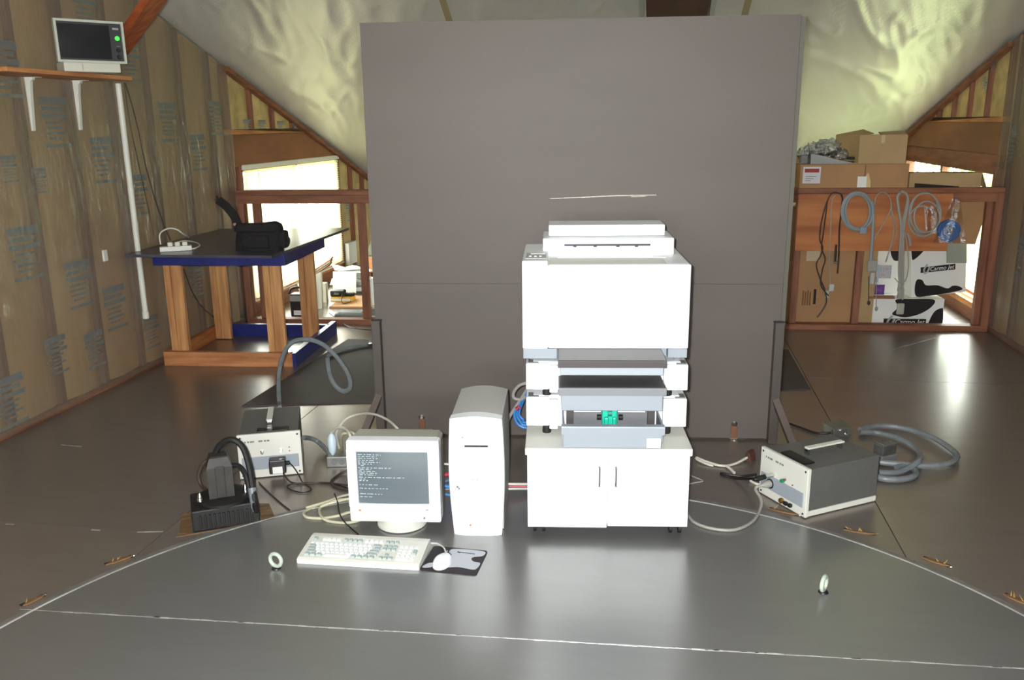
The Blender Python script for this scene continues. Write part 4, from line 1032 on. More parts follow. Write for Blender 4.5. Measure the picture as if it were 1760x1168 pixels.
MB().cyl((0, -.02, .03), (0, -1, 0), .008, .012, 10).build('bolt', chrome, cg)
cable('white_wire', 'white wire looped on the floor at the earth clip', [fl(x, y, z) for x, y, z in ((1284, 786, .02), (1262, 797, .008), (1240, 800, .008), (1215, 793, .01), (1197, 786, .014), (1200, 790, .012), (1215, 797, .008), (1226, 800, .006))], .006, cord_white)
cable('white_wire', 'short white wire end between earth clip and black coax', [fl(1249, 800, .012), fl(1256, 806, .008), fl(1262, 812, .006)], .007, cord_white)
i1c, i1s = math.cos(math.atan2(IU.y, IU.x)), math.sin(math.atan2(IU.y, IU.x))
def I(u, v, z): return IO + Vector((u * i1c - v * i1s, u * i1s + v * i1c, z))
cable('coax_cable', 'black coax cable with silver plug on the white instrument front', [I(.085, -.064, .118), I(.085, -.12, .115), fl(1295, 822, .06), fl(1265, 822, .008), fl(1243, 816, .006), fl(1240, 813, .006), fl(1255, 816, .006), fl(1275, 818, .006), fl(1300, 815, .03)], .006, cord_black)
MB().tube([I(.085, -.064, .118), I(.085, -.11, .116)], .011, 10).build('coax_boot', black_rub, None, True); attach(bpy.data.objects['coax_boot'], bpy.data.objects['coax_cable'])
cable('mains_cable', 'grey mains cable sweeping from the white instrument front to the cabinet', [I(.075, -.028, .075), I(.07, -.06, .072), I(.055, -.085, .055), fl(1308, 858, .03), fl(1306, 876, .014), fl(1292, 897, .012), fl(1262, 910, .012), fl(1225, 908, .012), fl(1195, 898, .012), fl(1180, 882, .012)], .0065, cord_grey)
MB().tube([I(.075, -.025, .075), I(.073, -.045, .074), I(.068, -.062, .07)], .016, 10, rs=[.017, .016, .009]).build('mains_plug', cord_grey, None, True); attach(bpy.data.objects['mains_plug'], bpy.data.objects['mains_cable'])
cable('thin_white_wire', 'thin white wire at the cabinet side bending back to the panel', [fl(1175, 812, .004), fl(1195, 820, .004), fl(1208, 826, .004), fl(1195, 829, .004), fl(1178, 833, .004)], .0035, cord_grey)
cable('white_floor_lead', 'white lead stub lying under the black coax beside the instrument', [fl(1290, 826, .006), fl(1300, 831, .006), fl(1310, 833, .006)], .006, cord_white)

# between tower and cabinet, between monitor and tower
YK = 3.42
cable('printer_lead', 'upper white lead stretched between tower and cabinet', [py(858, 831, YK), py(885, 831.5, YK), py(912, 831.5, YK + .04)], .006, cord_white, n=3)
cable('printer_lead', 'lower white lead stretched between tower and cabinet', [py(858, 840, YK), py(885, 839.5, YK), py(912, 839.5, YK + .04)], .005, cord_white, n=3)
cable('red_lead', 'red lead between the two white leads beside the tower', [py(858, 835.5, YK + .02), py(912, 835.5, YK + .05)], .004, cord_red, n=3)
YD = 3.78
cable('grey_printer_cable', 'grey cable looping from the feeder down behind the tower', [py(910, 657, YD), py(893, 662, YD), py(883, 674, YD), py(884, 684, YD), py(896, 686, YD), py(904, 680, YD)], .008, cord_grey)
cable('grey_printer_cable', 'grey cable running straight down from feeder to tower back', [py(910, 663, YD), py(895, 686, YD), py(878, 712, YD), py(868, 735, YD)], .008, cord_grey)
for k, (dx, lb) in enumerate(((0, 'outermost blue network cable loop behind the feeders'), (5, 'middle blue network cable loop behind the feeders'), (10, 'innermost blue network cable loop behind the feeders'))):
    cable('blue_network_cable', lb, [py(908, 668 + dx, YD + .02 * k), py(899 + dx * .4, 682, YD + .02 * k), py(890 + dx * .5, 698, YD + .02 * k), py(884 + dx * .8, 712, YD + .02 * k), py(889 + dx, 727 - dx * .6, YD + .02 * k), py(899, 734 - dx * .8, YD + .02 * k), py(910, 735 - dx, YD + .02 * k)], .007, cord_blue)
MB().tube([py(887, 700, YD - .012), py(890, 697, YD - .012), py(893, 701, YD - .012), py(890, 704, YD - .012)], .007, 8, closed=True).build('red_cable_tie', cord_red, None, True); tag(bpy.data.objects['red_cable_tie'], 'red tie around the blue network cables', 'cable tie')
YN = 3.35
for pts, r, mt, lb in (([(748, 797), (765, 797), (785, 799)], .005, cord_white, 'white lead in the gap between monitor and tower'),
                   ([(748, 822), (764, 816), (785, 812)], .007, cord_red, 'red lead in the gap between monitor and tower'),
                   ([(745, 838), (762, 828), (785, 820)], .007, M('grey_blue_cord', (90, 110, 140), .5), 'grey-blue lead in the gap between monitor and tower'),
                   ([(742, 830), (760, 834), (785, 838)], .009, cord_blue, 'thicker blue lead in the gap between monitor and tower'),
                   ([(740, 845), (760, 848), (785, 852)], .006, cord_blue, 'lowest blue lead in the gap between monitor and tower')):
    cable('gap_lead', lb, [py(x, y, YN) for x, y in pts], r, mt, n=4)

# ================================================================== BLUE TABLE
TBO = fl(283, 628); TBA = math.atan2(.073, .892)
tb = thing('work_table', 'blue-topped work table on doubled pine legs by the insulated wall', 'table', tuple(TBO), TBA)
tbc, tbs = math.cos(TBA), math.sin(TBA)
def loc_tb(P): q = P - TBO; return Vector((q.x * tbc + q.y * tbs, -q.x * tbs + q.y * tbc, P.z))
ZT = .815
corners = [loc_tb(fl(x, y, ZT)) for x, y in ((214, 437), (467, 439), (600, 391))]
corners.append(corners[0] + (corners[2] - corners[1]) * .93)
corners[3].x = corners[0].x + .01
MB().slab(corners[::-1] if (corners[1] - corners[0]).cross(corners[2] - corners[0]).z < 0 else corners, .018).build('table_top', table_top_m, tb)
W_, D_ = .91, .88
for a, b, c, d in ((.0, W_, .0, .04), (.0, W_, D_ - .04, D_), (.0, .04, .04, D_ - .04), (W_ - .04, W_, .04, D_ - .04)):
    MB().box(a, b, c, d, .697, .795, .002).build('apron', blue_paint, tb)
MB().box(.0, W_, .0, .04, 0, .098, .002).build('base_rail', lumber_x, tb)
MB().box(.0, .04, .04, D_ - .04, 0, .098, .002).build('base_rail', wood('pine_rail_run', (190, 120, 66), (152, 86, 44), 'y'), tb)
MB().box(W_ - .04 + .02, W_ + .022, .002, D_ + .10, 0, .098, .002).build('base_rail', blue_paint, tb)
MB().box(.0, W_, D_ - .04, D_, 0, .098, .002).build('base_rail', blue_paint, tb)
for lx in (.045, W_ - .175):
    for ly in (.042, D_ - .14):
        for k, (a, b, c, d) in enumerate(((0, .045, 0, .09), (.046, .070, .006, .09), (.071, .122, 0, .038))):
            MB().box(lx + a, lx + b, ly + c, ly + d, .004, .697, .002).build('leg', lumber_z, tb)
# camera bag
bp_ = fl(447, 428, ZT); bag = thing('camera_bag', 'black nylon camera bag with its strap standing up on the blue table', 'bag', (bp_.x, bp_.y, ZT + .0004), R(8))
def bag_fn(u, v):
    t = 2 * math.pi * u; c, s = math.cos(t), math.sin(t); k = .5
    x = .150 * math.copysign(abs(c) ** k, c); y = .08 * math.copysign(abs(s) ** k, s)
    z = .175 * v; f = 1 - .12 * v ** 3 - .03 * math.sin(7 * t) * v
    return (x * f + .02 * v, y * f, z - .018 * (v ** 4) * (1 + math.sin(3 * t + 1)))
bm_ = MB().grid(bag_fn, 40, 10)
top = [i * 11 + 10 for i in range(40)]; bm_.f.append(tuple(top)); bm_.f.append(tuple(i * 11 for i in range(40)))
bm_.build('body', black_cloth, bag, True)
MB().box(-.125, .145, -.092, -.04, .115, .178, .02, 3).build('lid_flap', black_cloth, bag, True)
MB().box(.13, .185, -.05, .05, .01, .12, .018, 3).build('side_pocket', black_cloth, bag, True)
MB().box(-.09, .09, -.098, -.07, .015, .10, .012, 3).build('front_pocket', black_cloth, bag, True)
hp = smooth_path([(-.13, 0, .12), (-.145, 0, .20), (-.19, 0, .27), (-.245, .01, .315), (-.25, .01, .322)], 6)
sm_ = MB()
for a, b in zip(hp[:-1], hp[1:]): sm_.bar(a, b + (b - a) * .15, .055, .008, (0, 1, 0))
sm_.build('strap', black_cloth, bag)
MB().tube(smooth_path([(.16, -.03, .10), (.205, -.04, .075), (.20, -.05, .03), (.165, -.05, .015)], 6), .008, 8).build('side_strap', black_cloth, bag, True)
MB().lathe([(.012, 0), (.012, .004)], (-.14, -.03, .165), (0, -1, 0), 10).build('buckle', chrome, bag)
# power strip on the table
ps = fl(285, 432, ZT); st_ = thing('power_strip', 'white power strip with plugs at the corner of the blue table', 'power strip', (ps.x, ps.y, ZT + .0004), R(30))
MB().box(-.035, .16, -.025, .025, 0, .032, .004).build('body', off_white, st_)
for x in (.03, .075, .12): MB().box(x - .016, x + .016, -.016, .016, .032, .058, .004).build('plug', cord_white, st_)
gt = 'white cord loops on the blue table'
cable('cord', '', [fl(276, 420, ZT + .03), py(275, 402, 5.15), py(288, 393, 5.15), py(303, 394, 5.15), py(315, 402, 5.2), fl(325, 408, ZT + .01)], .005, cord_white, parent=st_)
cable('cord', '', [fl(x, y, ZT + .007) for x, y in ((292, 424), (305, 416), (322, 414), (338, 417), (343, 422), (332, 427), (316, 425), (300, 420), (290, 418))], .005, cord_white, parent=st_)

# ================================================================== SHELF WITH OLD MONITOR ON THE LEFT WALL
SX0, SX1 = XL + .012, XL + .30
a_, b_ = px(12, 124, SX1), px(228, 138, SX1); zs_ = 1.885
sh = thing('wall_shelf', 'narrow wooden shelf on white brackets high on the insulated wall', 'shelf', (XL, a_.y, zs_))
Ls = b_.y - a_.y
MB().box(.012, SX1 - XL, 0, Ls, -.022, 0, .002).build('board', wood('shelf_pine', (190, 132, 84), (160, 100, 60), 'y'), sh)
for x, y in ((45, 133), (128, 137)):
    p = px(x, y, XL + .02); yy = p.y - a_.y
    br = MB().prism([(.012, -.024), (.062, -.024), (.064, -.034), (.048, -.044), (.040, -.10), (.024, -.30), (.012, -.30)], 'y', yy - .010, yy + .010).build('bracket', off_white, sh)
    MB().box(.012, .10, yy - .016, yy + .016, -.0245, -.0222).build('bracket_flange', off_white, sh)
# old terminal monitor on it
tu = Vector((.64, .77, 0)).normalized(); tn = Vector((.77, -.64, 0)).normalized()
TX = -3.10
Q0 = px(101, 110, TX)
tvo = Vector((Q0.x, Q0.y, zs_))
tv = thing('terminal_monitor', 'old monitor with dark screen and green light on the wall shelf', 'monitor', tuple(tvo), math.atan2(tu.y, tu.x))
def TVp(x, y):
    P = pl(x, y, Q0, tuple(tn)); q = P - tvo; return q.dot(tu), q.z
l0, zb0 = TVp(100, 106); r0, _ = TVp(219, 112); _, zt0 = TVp(150, 34)
WT = r0 - l0; zb0 = max(zb0, .035)
MB().box(.03, WT - .03, .025, .17, 0.0004, zb0 + .005, .004).build('pedestal', beige_pl, tv)
MB().box(.12, .122, .0235, .026, .005, zb0 - .004).build('pedestal_seam', ink_grey, tv)
ft_ = .012
frm = MB().box(0, WT, 0, .03, zb0, zb0 + ft_).box(0, WT, 0, .03, zt0 - ft_, zt0).box(0, ft_, 0, .03, zb0 + ft_, zt0 - ft_).box(WT - ft_, WT, 0, .03, zb0 + ft_, zt0 - ft_)
frm.build('frame', M('aged_bezel', (176, 180, 166), .5), tv)
o = []
for y, k, za, zb_ in ((.03, 1.0, zb0, zt0), (.09, .92, zb0 + .01, zt0 - .015), (.17, .5, zb0 + .03, zt0 - .06)):
    o += [(WT * (.55 - .55 * k), y, za), (WT * (.55 + .45 * k), y, za), (WT * (.55 + .45 * k), y, zb_), (WT * (.55 - .55 * k), y, zb_)]
MB().add(o, [(0, 1, 2, 3), (8, 9, 10, 11)] + [(4 * i + j, 4 * i + (j + 1) % 4, 4 * i + 4 + (j + 1) % 4, 4 * i + 4 + j) for i in range(2) for j in range(4)]).build('back_shell', beige_pl, tv)
MB().box(ft_, WT - ft_, .012, .022, zb0 + ft_, zt0 - ft_).build('fascia', M('dark_fascia', (52, 50, 54), .5), tv)
ws = WT * .74
MB().grid(lambda u, v: (WT * .05 + ws * u, .010 - .006 * (1 - (2 * u - 1) ** 2) * (1 - (2 * v - 1) ** 2), zb0 + .022 + (zt0 - zb0 - .044) * v), 8, 8).build('screen', M('dead_screen', (34, 36, 38), .25), tv, True)
MB().lathe([(.013, 0), (.011, .003)], (WT * .90, .012, zt0 - .085), (0, -1, 0), 14).build('power_light', M('green_lamp', (70, 220, 80), .4, emit=((90, 240, 100), .6)), tv)
MB().box(WT * .84, WT * .93, .010, .013, zt0 - .042, zt0 - .032).build('badge', M('badge_silver', (150, 150, 150), .5), tv)
for k in (0, 1): MB().lathe([(.012, 0), (.010, .008)], (WT * .90, .012, zb0 + .035 + k * .035), (0, -1, 0), 12).build('knob', black_pl, tv)
MB().box(WT * .88, WT * .93, .010, .013, zb0 + .088, zb0 + .092).build('knob_mark', ink_grey, tv)
# white pipe and cords down the wall
p0, p1 = px(208, 140, XL + .032), px(245, 549, XL + .032)
pm = (p0.y + p1.y) / 2
pipe = thing('plastic_pipe', 'white plastic pipe running down the insulated wall from the shelf', 'pipe', (XL + .034, pm, p1.z))
MB().cyl((0, 0, 0), (0, 0, 1), .018, zs_ - .023 - p1.z, 14).build('pipe', off_white, pipe, True)
MB().lathe([(.018, 0), (.021, .002), (.021, .045), (.018, .047)], (0, 0, .0), seg=14).build('coupling', off_white, pipe, True)
cable('wall_cable', 'outer dark cord hanging from the wall shelf to the blue table', [px(215, 142, XL + .05), px(232, 200, XL + .05), px(252, 290, XL + .06), px(272, 360, XL + .06), px(293, 413, XL + .08)], .004, cord_brown)
cable('wall_cable', 'inner dark cord hanging beside the white pipe to the blue table', [px(213, 142, XL + .045), px(224, 215, XL + .045), px(240, 290, XL + .05), px(254, 355, XL + .05), px(264, 405, XL + .06)], .003, cord_brown)
cable('wall_cable', 'dark cord sagging along the wall under the blue table', [px(316, 462, XL + .03), px(330, 500, XL + .03), px(350, 530, XL + .03), px(382, 555, XL + .03)], .004, cord_brown)
pw = px(179, 439, XL + .01); wp = MB().box(XL - .004 + .012, XL + .022, pw.y - .02, pw.y + .02, pw.z - .035, pw.z + .035, .003).build('wall_outlet', off_white); tag(wp, 'small white outlet plate on the insulated wall beside the pipe', 'outlet')
# timber brace up at the rake
b0, b1 = px(200, 92, XL + .09), px(275, -14, -2.80)
brace = MB().bar(b0, b1, .045, .14, (0, 1, 0)); tag(brace.build('timber_brace', wood('brace_fir', (176, 92, 48), (138, 66, 34), 'x')), 'reddish timber brace rising from the wall behind the old monitor', 'brace')
# ================================================================== OPEN STUD PARTITION ACROSS THE BACK
PTA = Vector((-3.36, 6.46, 0)); PTB = Vector((2.50, 6.90, 0)); PTL = (PTB - PTA).length
ptd = (PTB - PTA).normalized(); ptn = Vector((-ptd.y, ptd.x, 0)); pta = math.atan2(ptd.y, ptd.x)
part = thing('stud_partition', 'open waist-high stud partition of reddish lumber across the back of the room', 'partition', tuple(PTA), pta)
def PT(x, y, off=0.0):
    P = pl(x, y, PTA + ptn * off, tuple(ptn)); q = P - PTA; return q.dot(ptd), P.z
def PW_(u, off, z): return PTA + ptd * u + ptn * off + Vector((0, 0, z))
MB().box(0, PTL, 0, .09, 1.055, 1.095, .002).build('top_plate', redwood_x, part)
MB().box(0, PTL, .001, .04, .99, 1.054, .002).build('upper_rail', redwood_x, part)
MB().box(0, PTL, 0, .09, 0, .045, .002).build('bottom_plate', redwood_x, part)
for u in (.0, .11, .975, 1.4, 1.85, 2.3, 2.75, 3.2, 3.65, 4.1, 4.40, 4.875, 5.78):
    MB().box(u, u + .06 if u in (.975, .11) else u + .05, .041, .089, .045, .989 if u < 4.3 else 1.054, .002).build('stud', redwood_z, part)
MB().box(PTL - .055, PTL, .0, .09, .045, 1.054, .002).build('end_post', redwood_z, part)
MB().box(.0, .05, .0, .04, .045, .989, .002).build('end_post', redwood_z, part)
ua, za = PT(1366, 432, -.014); ub_, _ = PT(1628, 428, -.014)
MB().box(ua, ub_, -.014, -.001, .625, 1.052, .001).build('plywood_panel', ply_x, part)
# seat-of-the-sill clear strip and blue roll etc hang in front of the plywood
def HW(x, y, off=-.03): u, z = PT(x, y, off); return PW_(u, off, z)
def coil(name, label, x, y, cat='cable coil'): return thing(name, label, cat, tuple(HW(x, y, -.02)), 0)
def hang(t, pts, r, mat, off=-.03, name='strand', closed=False, n=8):
    P = [HW(x, y, off) for x, y in pts]
    return attach(MB().tube(smooth_path(P, n, closed), r, 8, closed).build(name, mat, None, True), t)
def oval(cx_, cy_, rx, ry, n=16, ph=0): return [(cx_ + rx * math.cos(2 * math.pi * k / n + ph), cy_ + ry * math.sin(2 * math.pi * k / n + ph)) for k in range(n)]
def lump(t, name, x0, x1, y0, y1, mt, off=-.035, dep=.02, bev=.005):
    (u0_, z0_), (u1_, z1_) = PT(x0, y1, off), PT(x1, y0, off)
    return attach(MB().obox(PW_((u0_ + u1_) / 2, off, (z0_ + z1_) / 2), (ptd, ptn, (0, 0, 1)), ((u1_ - u0_) / 2, dep / 2, (z1_ - z0_) / 2), bev).build(name, mt), t)
blue_grey = M('blue_grey_cord', (136, 144, 148), .5)
c = coil('hanging_cable', 'dark brown cable twisted on itself over the cardboard sheet', 1430, 334, 'cable')
hang(c, [(1445, 333), (1432, 331), (1422, 345), (1412, 380), (1409, 410), (1414, 425), (1410, 440), (1403, 455), (1410, 480), (1418, 500), (1420, 520), (1410, 538), (1404, 545)], .0055, cord_brown)
hang(c, [(1445, 333), (1448, 345), (1443, 390), (1442, 430), (1441, 445)], .006, cord_black, -.024)
hang(c, [(1422, 345), (1416, 395), (1412, 425), (1418, 445), (1413, 465), (1411, 490), (1424, 508)], .005, cord_brown, -.046)
lump(c, 'plug', 1433, 1439, 420, 452, black_pl); lump(c, 'plug', 1438, 1443, 440, 470, cord_brown); lump(c, 'plug_tip', 1433, 1440, 449, 453, chrome, -.037)
c = coil('hanging_cable', 'thin grey cable with pale connectors hanging over the cardboard', 1432, 336, 'cable')
hang(c, [(1436, 336), (1430, 345), (1428, 380), (1426, 440), (1427, 488), (1424, 500)], .0045, cord_grey, -.012)
lump(c, 'connector', 1424, 1434, 488, 500, M('pale_grey_connector', (176, 180, 180), .5), -.02); lump(c, 'connector', 1417, 1425, 499, 512, M('pale_grey_connector', (176, 180, 180), .5), -.02)
c = coil('cable_coil', 'blue-grey cable wound in an oval coil on the plywood', 1473, 333)
for k, (rx, ry) in enumerate(((24, 31), (27, 33), (21, 29), (25.5, 32))): hang(c, oval(1473 + .6 * k, 363, rx, ry), .008, blue_grey, -.024 - .007 * k, 'turn', True)
hang(c, [(1499, 345), (1501, 365), (1500, 400), (1498, 430), (1497, 448)], .012, blue_grey, -.04, 'tail')
lump(c, 'connector', 1477, 1490, 390, 402, M('blue_grey_conn', (130, 140, 156), .5), -.052); lump(c, 'plugs', 1490, 1508, 447, 466, cord_grey, -.045); lump(c, 'plugs', 1494, 1504, 468, 488, M('bagged_parts', (176, 172, 168), .5), -.045)
c = coil('hanging_cable', 'thin pale cable draped in a narrow arch between the two coils', 1516, 332, 'cable')
hang(c, [(1503, 410), (1518, 385), (1530, 362), (1531, 345), (1524, 333), (1513, 331), (1506, 338), (1503, 352)], .004, cord_grey, -.022)
hang(c, [(1531, 345), (1534, 375), (1536, 398), (1530, 425), (1522, 450)], .004, cord_grey, -.024)
hang(c, [(1531, 355), (1541, 398), (1532, 425)], .003, cord_grey, -.026)
c = coil('cable_coil', 'thick pale cable folded over a nail into one long hanging loop', 1551, 330)
hang(c, [(1549, 500), (1546, 470), (1547, 430), (1549, 390), (1544, 355), (1543, 338), (1551, 329), (1560, 338), (1558, 355), (1552, 385), (1549, 420), (1548, 470), (1544, 500)], .011, cord_grey, -.034)
hang(c, [(1552, 490), (1552, 440), (1554, 390), (1561, 350), (1558, 333), (1548, 330)], .008, cord_grey, -.058)
hang(c, [(1556, 400), (1560, 430), (1561, 460), (1556, 482), (1546, 486), (1538, 478)], .004, cord_grey, -.05)
hang(c, [(1549, 425), (1545, 455), (1549, 475), (1553, 500), (1551, 515)], .005, cord_grey, -.07)
lump(c, 'plug', 1542, 1554, 495, 513, cord_grey, -.04); lump(c, 'round_plug', 1540, 1555, 521, 540, M('grey_round_plug', (170, 166, 156), .4), -.05, .02, .009)
c = coil('cable_coil', 'white cable wound in a loose round coil beside the blue roll', 1590, 333)
for k, (cx_, cy_, rx, ry) in enumerate(((1590, 368, 25, 37), (1593, 373, 22, 27), (1586, 380, 24, 26), (1590, 366, 27, 34))): hang(c, oval(cx_, cy_, rx, ry, 16, .3 * k), .0068, cord_grey, -.024 - .008 * k, 'turn', True)
hang(c, [(1560, 400), (1563, 410), (1565, 422)], .009, cord_grey, -.03, 'tail')
for (x, y0, y1, lb) in ((1493, 515, 522, 'small black clip hanging at the corner of the lower spotted box'), (1506, 515, 532, 'small grey key plug hanging before the lower spotted box')):
    a, b = HW(x, y0 - 40, -.02), HW(x, y1, -.02); t = MB().tube([a, b], .003, 6).lathe([(.004, 0), (.012, .012), (.010, .03)], tuple(b - Vector((0, 0, .01))), (0, 0, 1), 10).build('small_hanger', cord_brown if y1 == 522 else cord_grey); tag(t, lb, 'plug')
# blue tape roll in a clear bag
bu = HW(1629, 396, -.02); br = thing('blue_roll', 'blue plastic tape roll hanging in a clear bag on the plywood edge', 'tape roll', tuple(bu), pta)
m = MB(); ro, ri = .082, .026
m.lathe([(ri, 0), (ro, 0), (ro, .028), (ri, .028), (ri, .0)], (0, .0, 0), (0, -1, 0), 36)
m.build('roll', M('blue_plastic_roll', (52, 108, 172), .35), br, True)
MB().lathe([(.026, -.001), (.026, .029), (.022, .029), (.022, -.001), (.026, -.001)], (0, 0, 0), (0, -1, 0), 20).build('core', card, br)
for k in range(3): MB().tube([((.04 + .014 * k) * math.cos(2 * math.pi * i / 30), -.029, (.04 + .014 * k) * math.sin(2 * math.pi * i / 30)) for i in range(30)], .0015, 5, closed=True).build('winding', M('blue_deep', (36, 84, 150), .35), br)
CLEAR = film('clear_bag', (.9, .9, .9), .16, .1, (22, 1.0, (1, 1, 1)))
MB().grid(lambda u, v: (-.012 - .1 * v + (.06 + .18 * v) * u, -.04 - .01 * math.sin(9 * u + 4 * v), .24 - .33 * v), 14, 16).build('clear_bag', CLEAR, br, True)
cb_ = HW(1598, 378, -.062); t = MB().grid(lambda u, v: (cb_.x + (u - .5) * .10 + .03 * v, cb_.y - .004 * math.sin(11 * u), cb_.z + .1 - .2 * v), 10, 10).build('clear_sleeve', CLEAR, None, True); tag(t, 'crumpled clear sleeve over the white cable coil', 'plastic bag')

# ---- boxes on the partition top
ZP = 1.0955
def top_box(name, x0, x1, yb_, yt, off, depth, label, mat, cat='box'):
    u0, _ = PT(x0, yb_, off); u1, _ = PT(x1, yb_, off); _, zt_ = PT((x0 + x1) / 2, yt, off)
    o = thing(name, label, cat, tuple(PW_(u0, off, ZP)), pta); return o, u1 - u0, zt_ - ZP
lb_, w_, h_ = top_box('cardboard_box', 1374, 1560, 318, 282, .0, .22, 'long brown cardboard box with a white and red label on the partition', card)
m_ = MB().box(0, w_, 0, .20, 0, h_, .003).build('carton', card, lb_)
MB().box(w_ * .595, w_ * .605, -.0012, .0, .002, h_ - .002).build('flap_seam', M('seam_brown', (120, 88, 60), .8), lb_)
lx0, lx1 = w_ * .025, w_ * .19
lbl = MB().box(lx0, lx1, -.0018, -.0004, h_ * .20, h_ * .90).build('shipping_label', M('label_film', (206, 204, 208), .25), lb_)
MB().box(lx0 + .012, lx1 - .012, -.0024, -.0018, h_ * .66, h_ * .82).build('red_band', red_print, lbl)
for k in range(3): MB().box(lx0 + .02, lx0 + .06 + .02 * k, -.0024, -.0018, h_ * (.30 + .09 * k), h_ * (.325 + .09 * k)).build('label_line', ink_grey, lbl)
MB().box(w_ * .535, w_ * .62, -.0016, -.0003, .004, h_ * .48).build('torn_label', paper_white, lb_)
MB().prism([(w_ * .62, .004), (w_ * .66, .004), (w_ * .655, h_ * .3), (w_ * .63, h_ * .66), (w_ * .605, h_ * .48)], 'y', -.0014, -.0003).build('torn_patch', M('torn_card', (206, 178, 130), .8), lb_)
# open box on top of it
u0, _ = PT(1476, 278, .03); u1, _ = PT(1555, 278, .03); _, zt2 = PT(1515, 232, .03); zb2 = ZP + h_ + .0006
bx = thing('cardboard_box', 'half-open square cardboard box standing on the long box', 'box', tuple(PW_(u0, .03, zb2)), pta + R(-3))
bw, bh, bd = u1 - u0, zt2 - zb2, .30
MB().box(0, bw, 0, .006, 0, bh).build('front_side', card2, bx); MB().box(bw - .006, bw, .006, bd, 0, bh).build('end_side', card2, bx)
MB().slab([(0, 0, 0), (-.11, bd, 0), (-.11, bd, bh), (0, 0, bh)], .006).build('end_side', card2, bx)
MB().box(-.11, bw, bd, bd + .006, 0, bh).build('back_side', card2, bx); MB().box(-.1, bw, .006, bd, 0, .006).build('bottom_side', card2, bx)
MB().slab([(-.0, 0, bh), (bw * .35, .10, bh + .012), (bw * .25, bd, bh + .04), (-.11, bd, bh + .002)], .005).build('flap', card2, bx)
MB().slab([(bw * .45, .02, bh + .002), (bw, .02, bh + .004), (bw + .02, bd * .6, bh + .03), (bw * .5, bd * .6, bh + .02)], .005).build('flap', card2, bx)
MB().box(bw * .44, bw * .52, -.0012, -.0002, bh * .72, bh).build('tape', M('pale_tape', (188, 164, 124), .4), bx)
# wrapped part beside it
wo = PW_(PT(1393, 281, .04)[0], .04, ZP + h_ + .0006)
wr = thing('wrapped_part', 'grey electronic part in crumpled clear bags on the long box', 'wrapped part', tuple(wo), pta)
MB().prism([(0, 0), (.30, 0), (.30, .01), (.20, .03), (.10, .055), (.01, .075), (0, .07)], 'y', 0, .10).build('grey_casing', M('casing_grey', (150, 152, 150), .5), wr)
random.seed(31)
for k in range(4):
    cx_, cz_, rr = (-.03 + .085 * k), (.075, .10, .115, .07)[k], (.05, .07, .075, .05)[k]
    sd = k * 5.3
    def bl_fn(u, v):
        d = Vector((math.cos(6.283 * u) * math.sin(math.pi * v), math.sin(6.283 * u) * math.sin(math.pi * v), math.cos(math.pi * v)))
        r_ = rr * (1 + .55 * noise.noise(d * 3.2 + Vector((sd, 0, 0))))
        return (cx_ + d.x * r_ * 1.25, .06 + d.y * r_ * .7, max(.002, cz_ + d.z * r_ * .85))
    MB().grid(bl_fn, 22, 14).build('crumpled_bag', film('bag_film_%d' % k, (.72, .72, .72), .28, .22, (30, 1.0, (1, 1, 1))), wr, True)
MB().box(.27, .335, .03, .09, .003, .016, .004).box(.28, .335, .03, .09, .03, .05, .006).build('black_clip', black_pl, wr)
MB().box(-.07, -.02, .0, .06, .001, .065, .005).build('end_block', mid_grey_pl, wr)
# flat box behind
fb, w3, h3 = top_box('cardboard_box', 1562, 1686, 318, 297, .02, .2, 'flat cardboard box with a black slot resting at the window end of the partition', card2)
MB().box(0, w3, 0, .18, 0, h3, .002).build('carton', card2, fb)
MB().prism([(w3 * .08, h3 * .30), (w3 * .45, h3 * .16), (w3 * .70, h3 * .06), (w3 * .7, .0), (w3 * .08, .0)], 'y', -.0012, -.0002).build('slot', ink_black, fb)
MB().slab([(w3 + .001, 0, h3), (w3 + .05, .02, .0), (w3 + .05, .17, .0), (w3 + .001, .17, h3)], .004).build('end_flap', card2, fb)

# ---- sheets and boxes behind / below the plywood
u0, z0 = PT(1357, 556, .095); u1, _ = PT(1462, 556, .095)
cs = thing('cardboard_sheet', 'tall brown cardboard sheet leaning behind the partition under the plywood', 'cardboard', tuple(PW_(u0 - .05, .11, 0)), pta)
MB().box(0, u1 - u0 + .06, 0, .012, 0.0005, .95).build('sheet', card, cs)
pu = (PT(1386, 512, .1)[0] - u0 + .05, PT(1386, 512, .1)[1])
for k in range(4): MB().box(pu[0] - .03 + k * .018, pu[0] - .018 + k * .018, -.0012, -.0002, pu[1] - .06, pu[1] + .06 - .012 * (k % 2)).build('printed_lines', M('stamp_brown', (120, 84, 52), .8), cs)
MB().box(pu[0] + .055, pu[0] + .075, -.0012, -.0002, pu[1] - .05, pu[1] + .07).build('printed_word', ink_black, cs)
pq = (PT(1398, 440, .1)[0] - u0 + .05, PT(1398, 440, .1)[1])
MB().box(pq[0] - .05, pq[0] + .05, -.0012, -.0002, pq[1] - .04, pq[1] + .05).build('paper_patch', M('dull_tape', (190, 170, 140), .5), cs)
u2, _ = PT(1478, 520, .1); u3, _ = PT(1488, 520, .1)
cs2 = MB().box(0, .17, 0, .012, .0005, .93).build('cardboard_sheet', card2); cs2.location = PW_(u2 - .06, .125, 0); cs2.rotation_euler = (0, 0, pta); tag(cs2, 'narrow cardboard strip standing between stud and spotted boxes', 'cardboard')
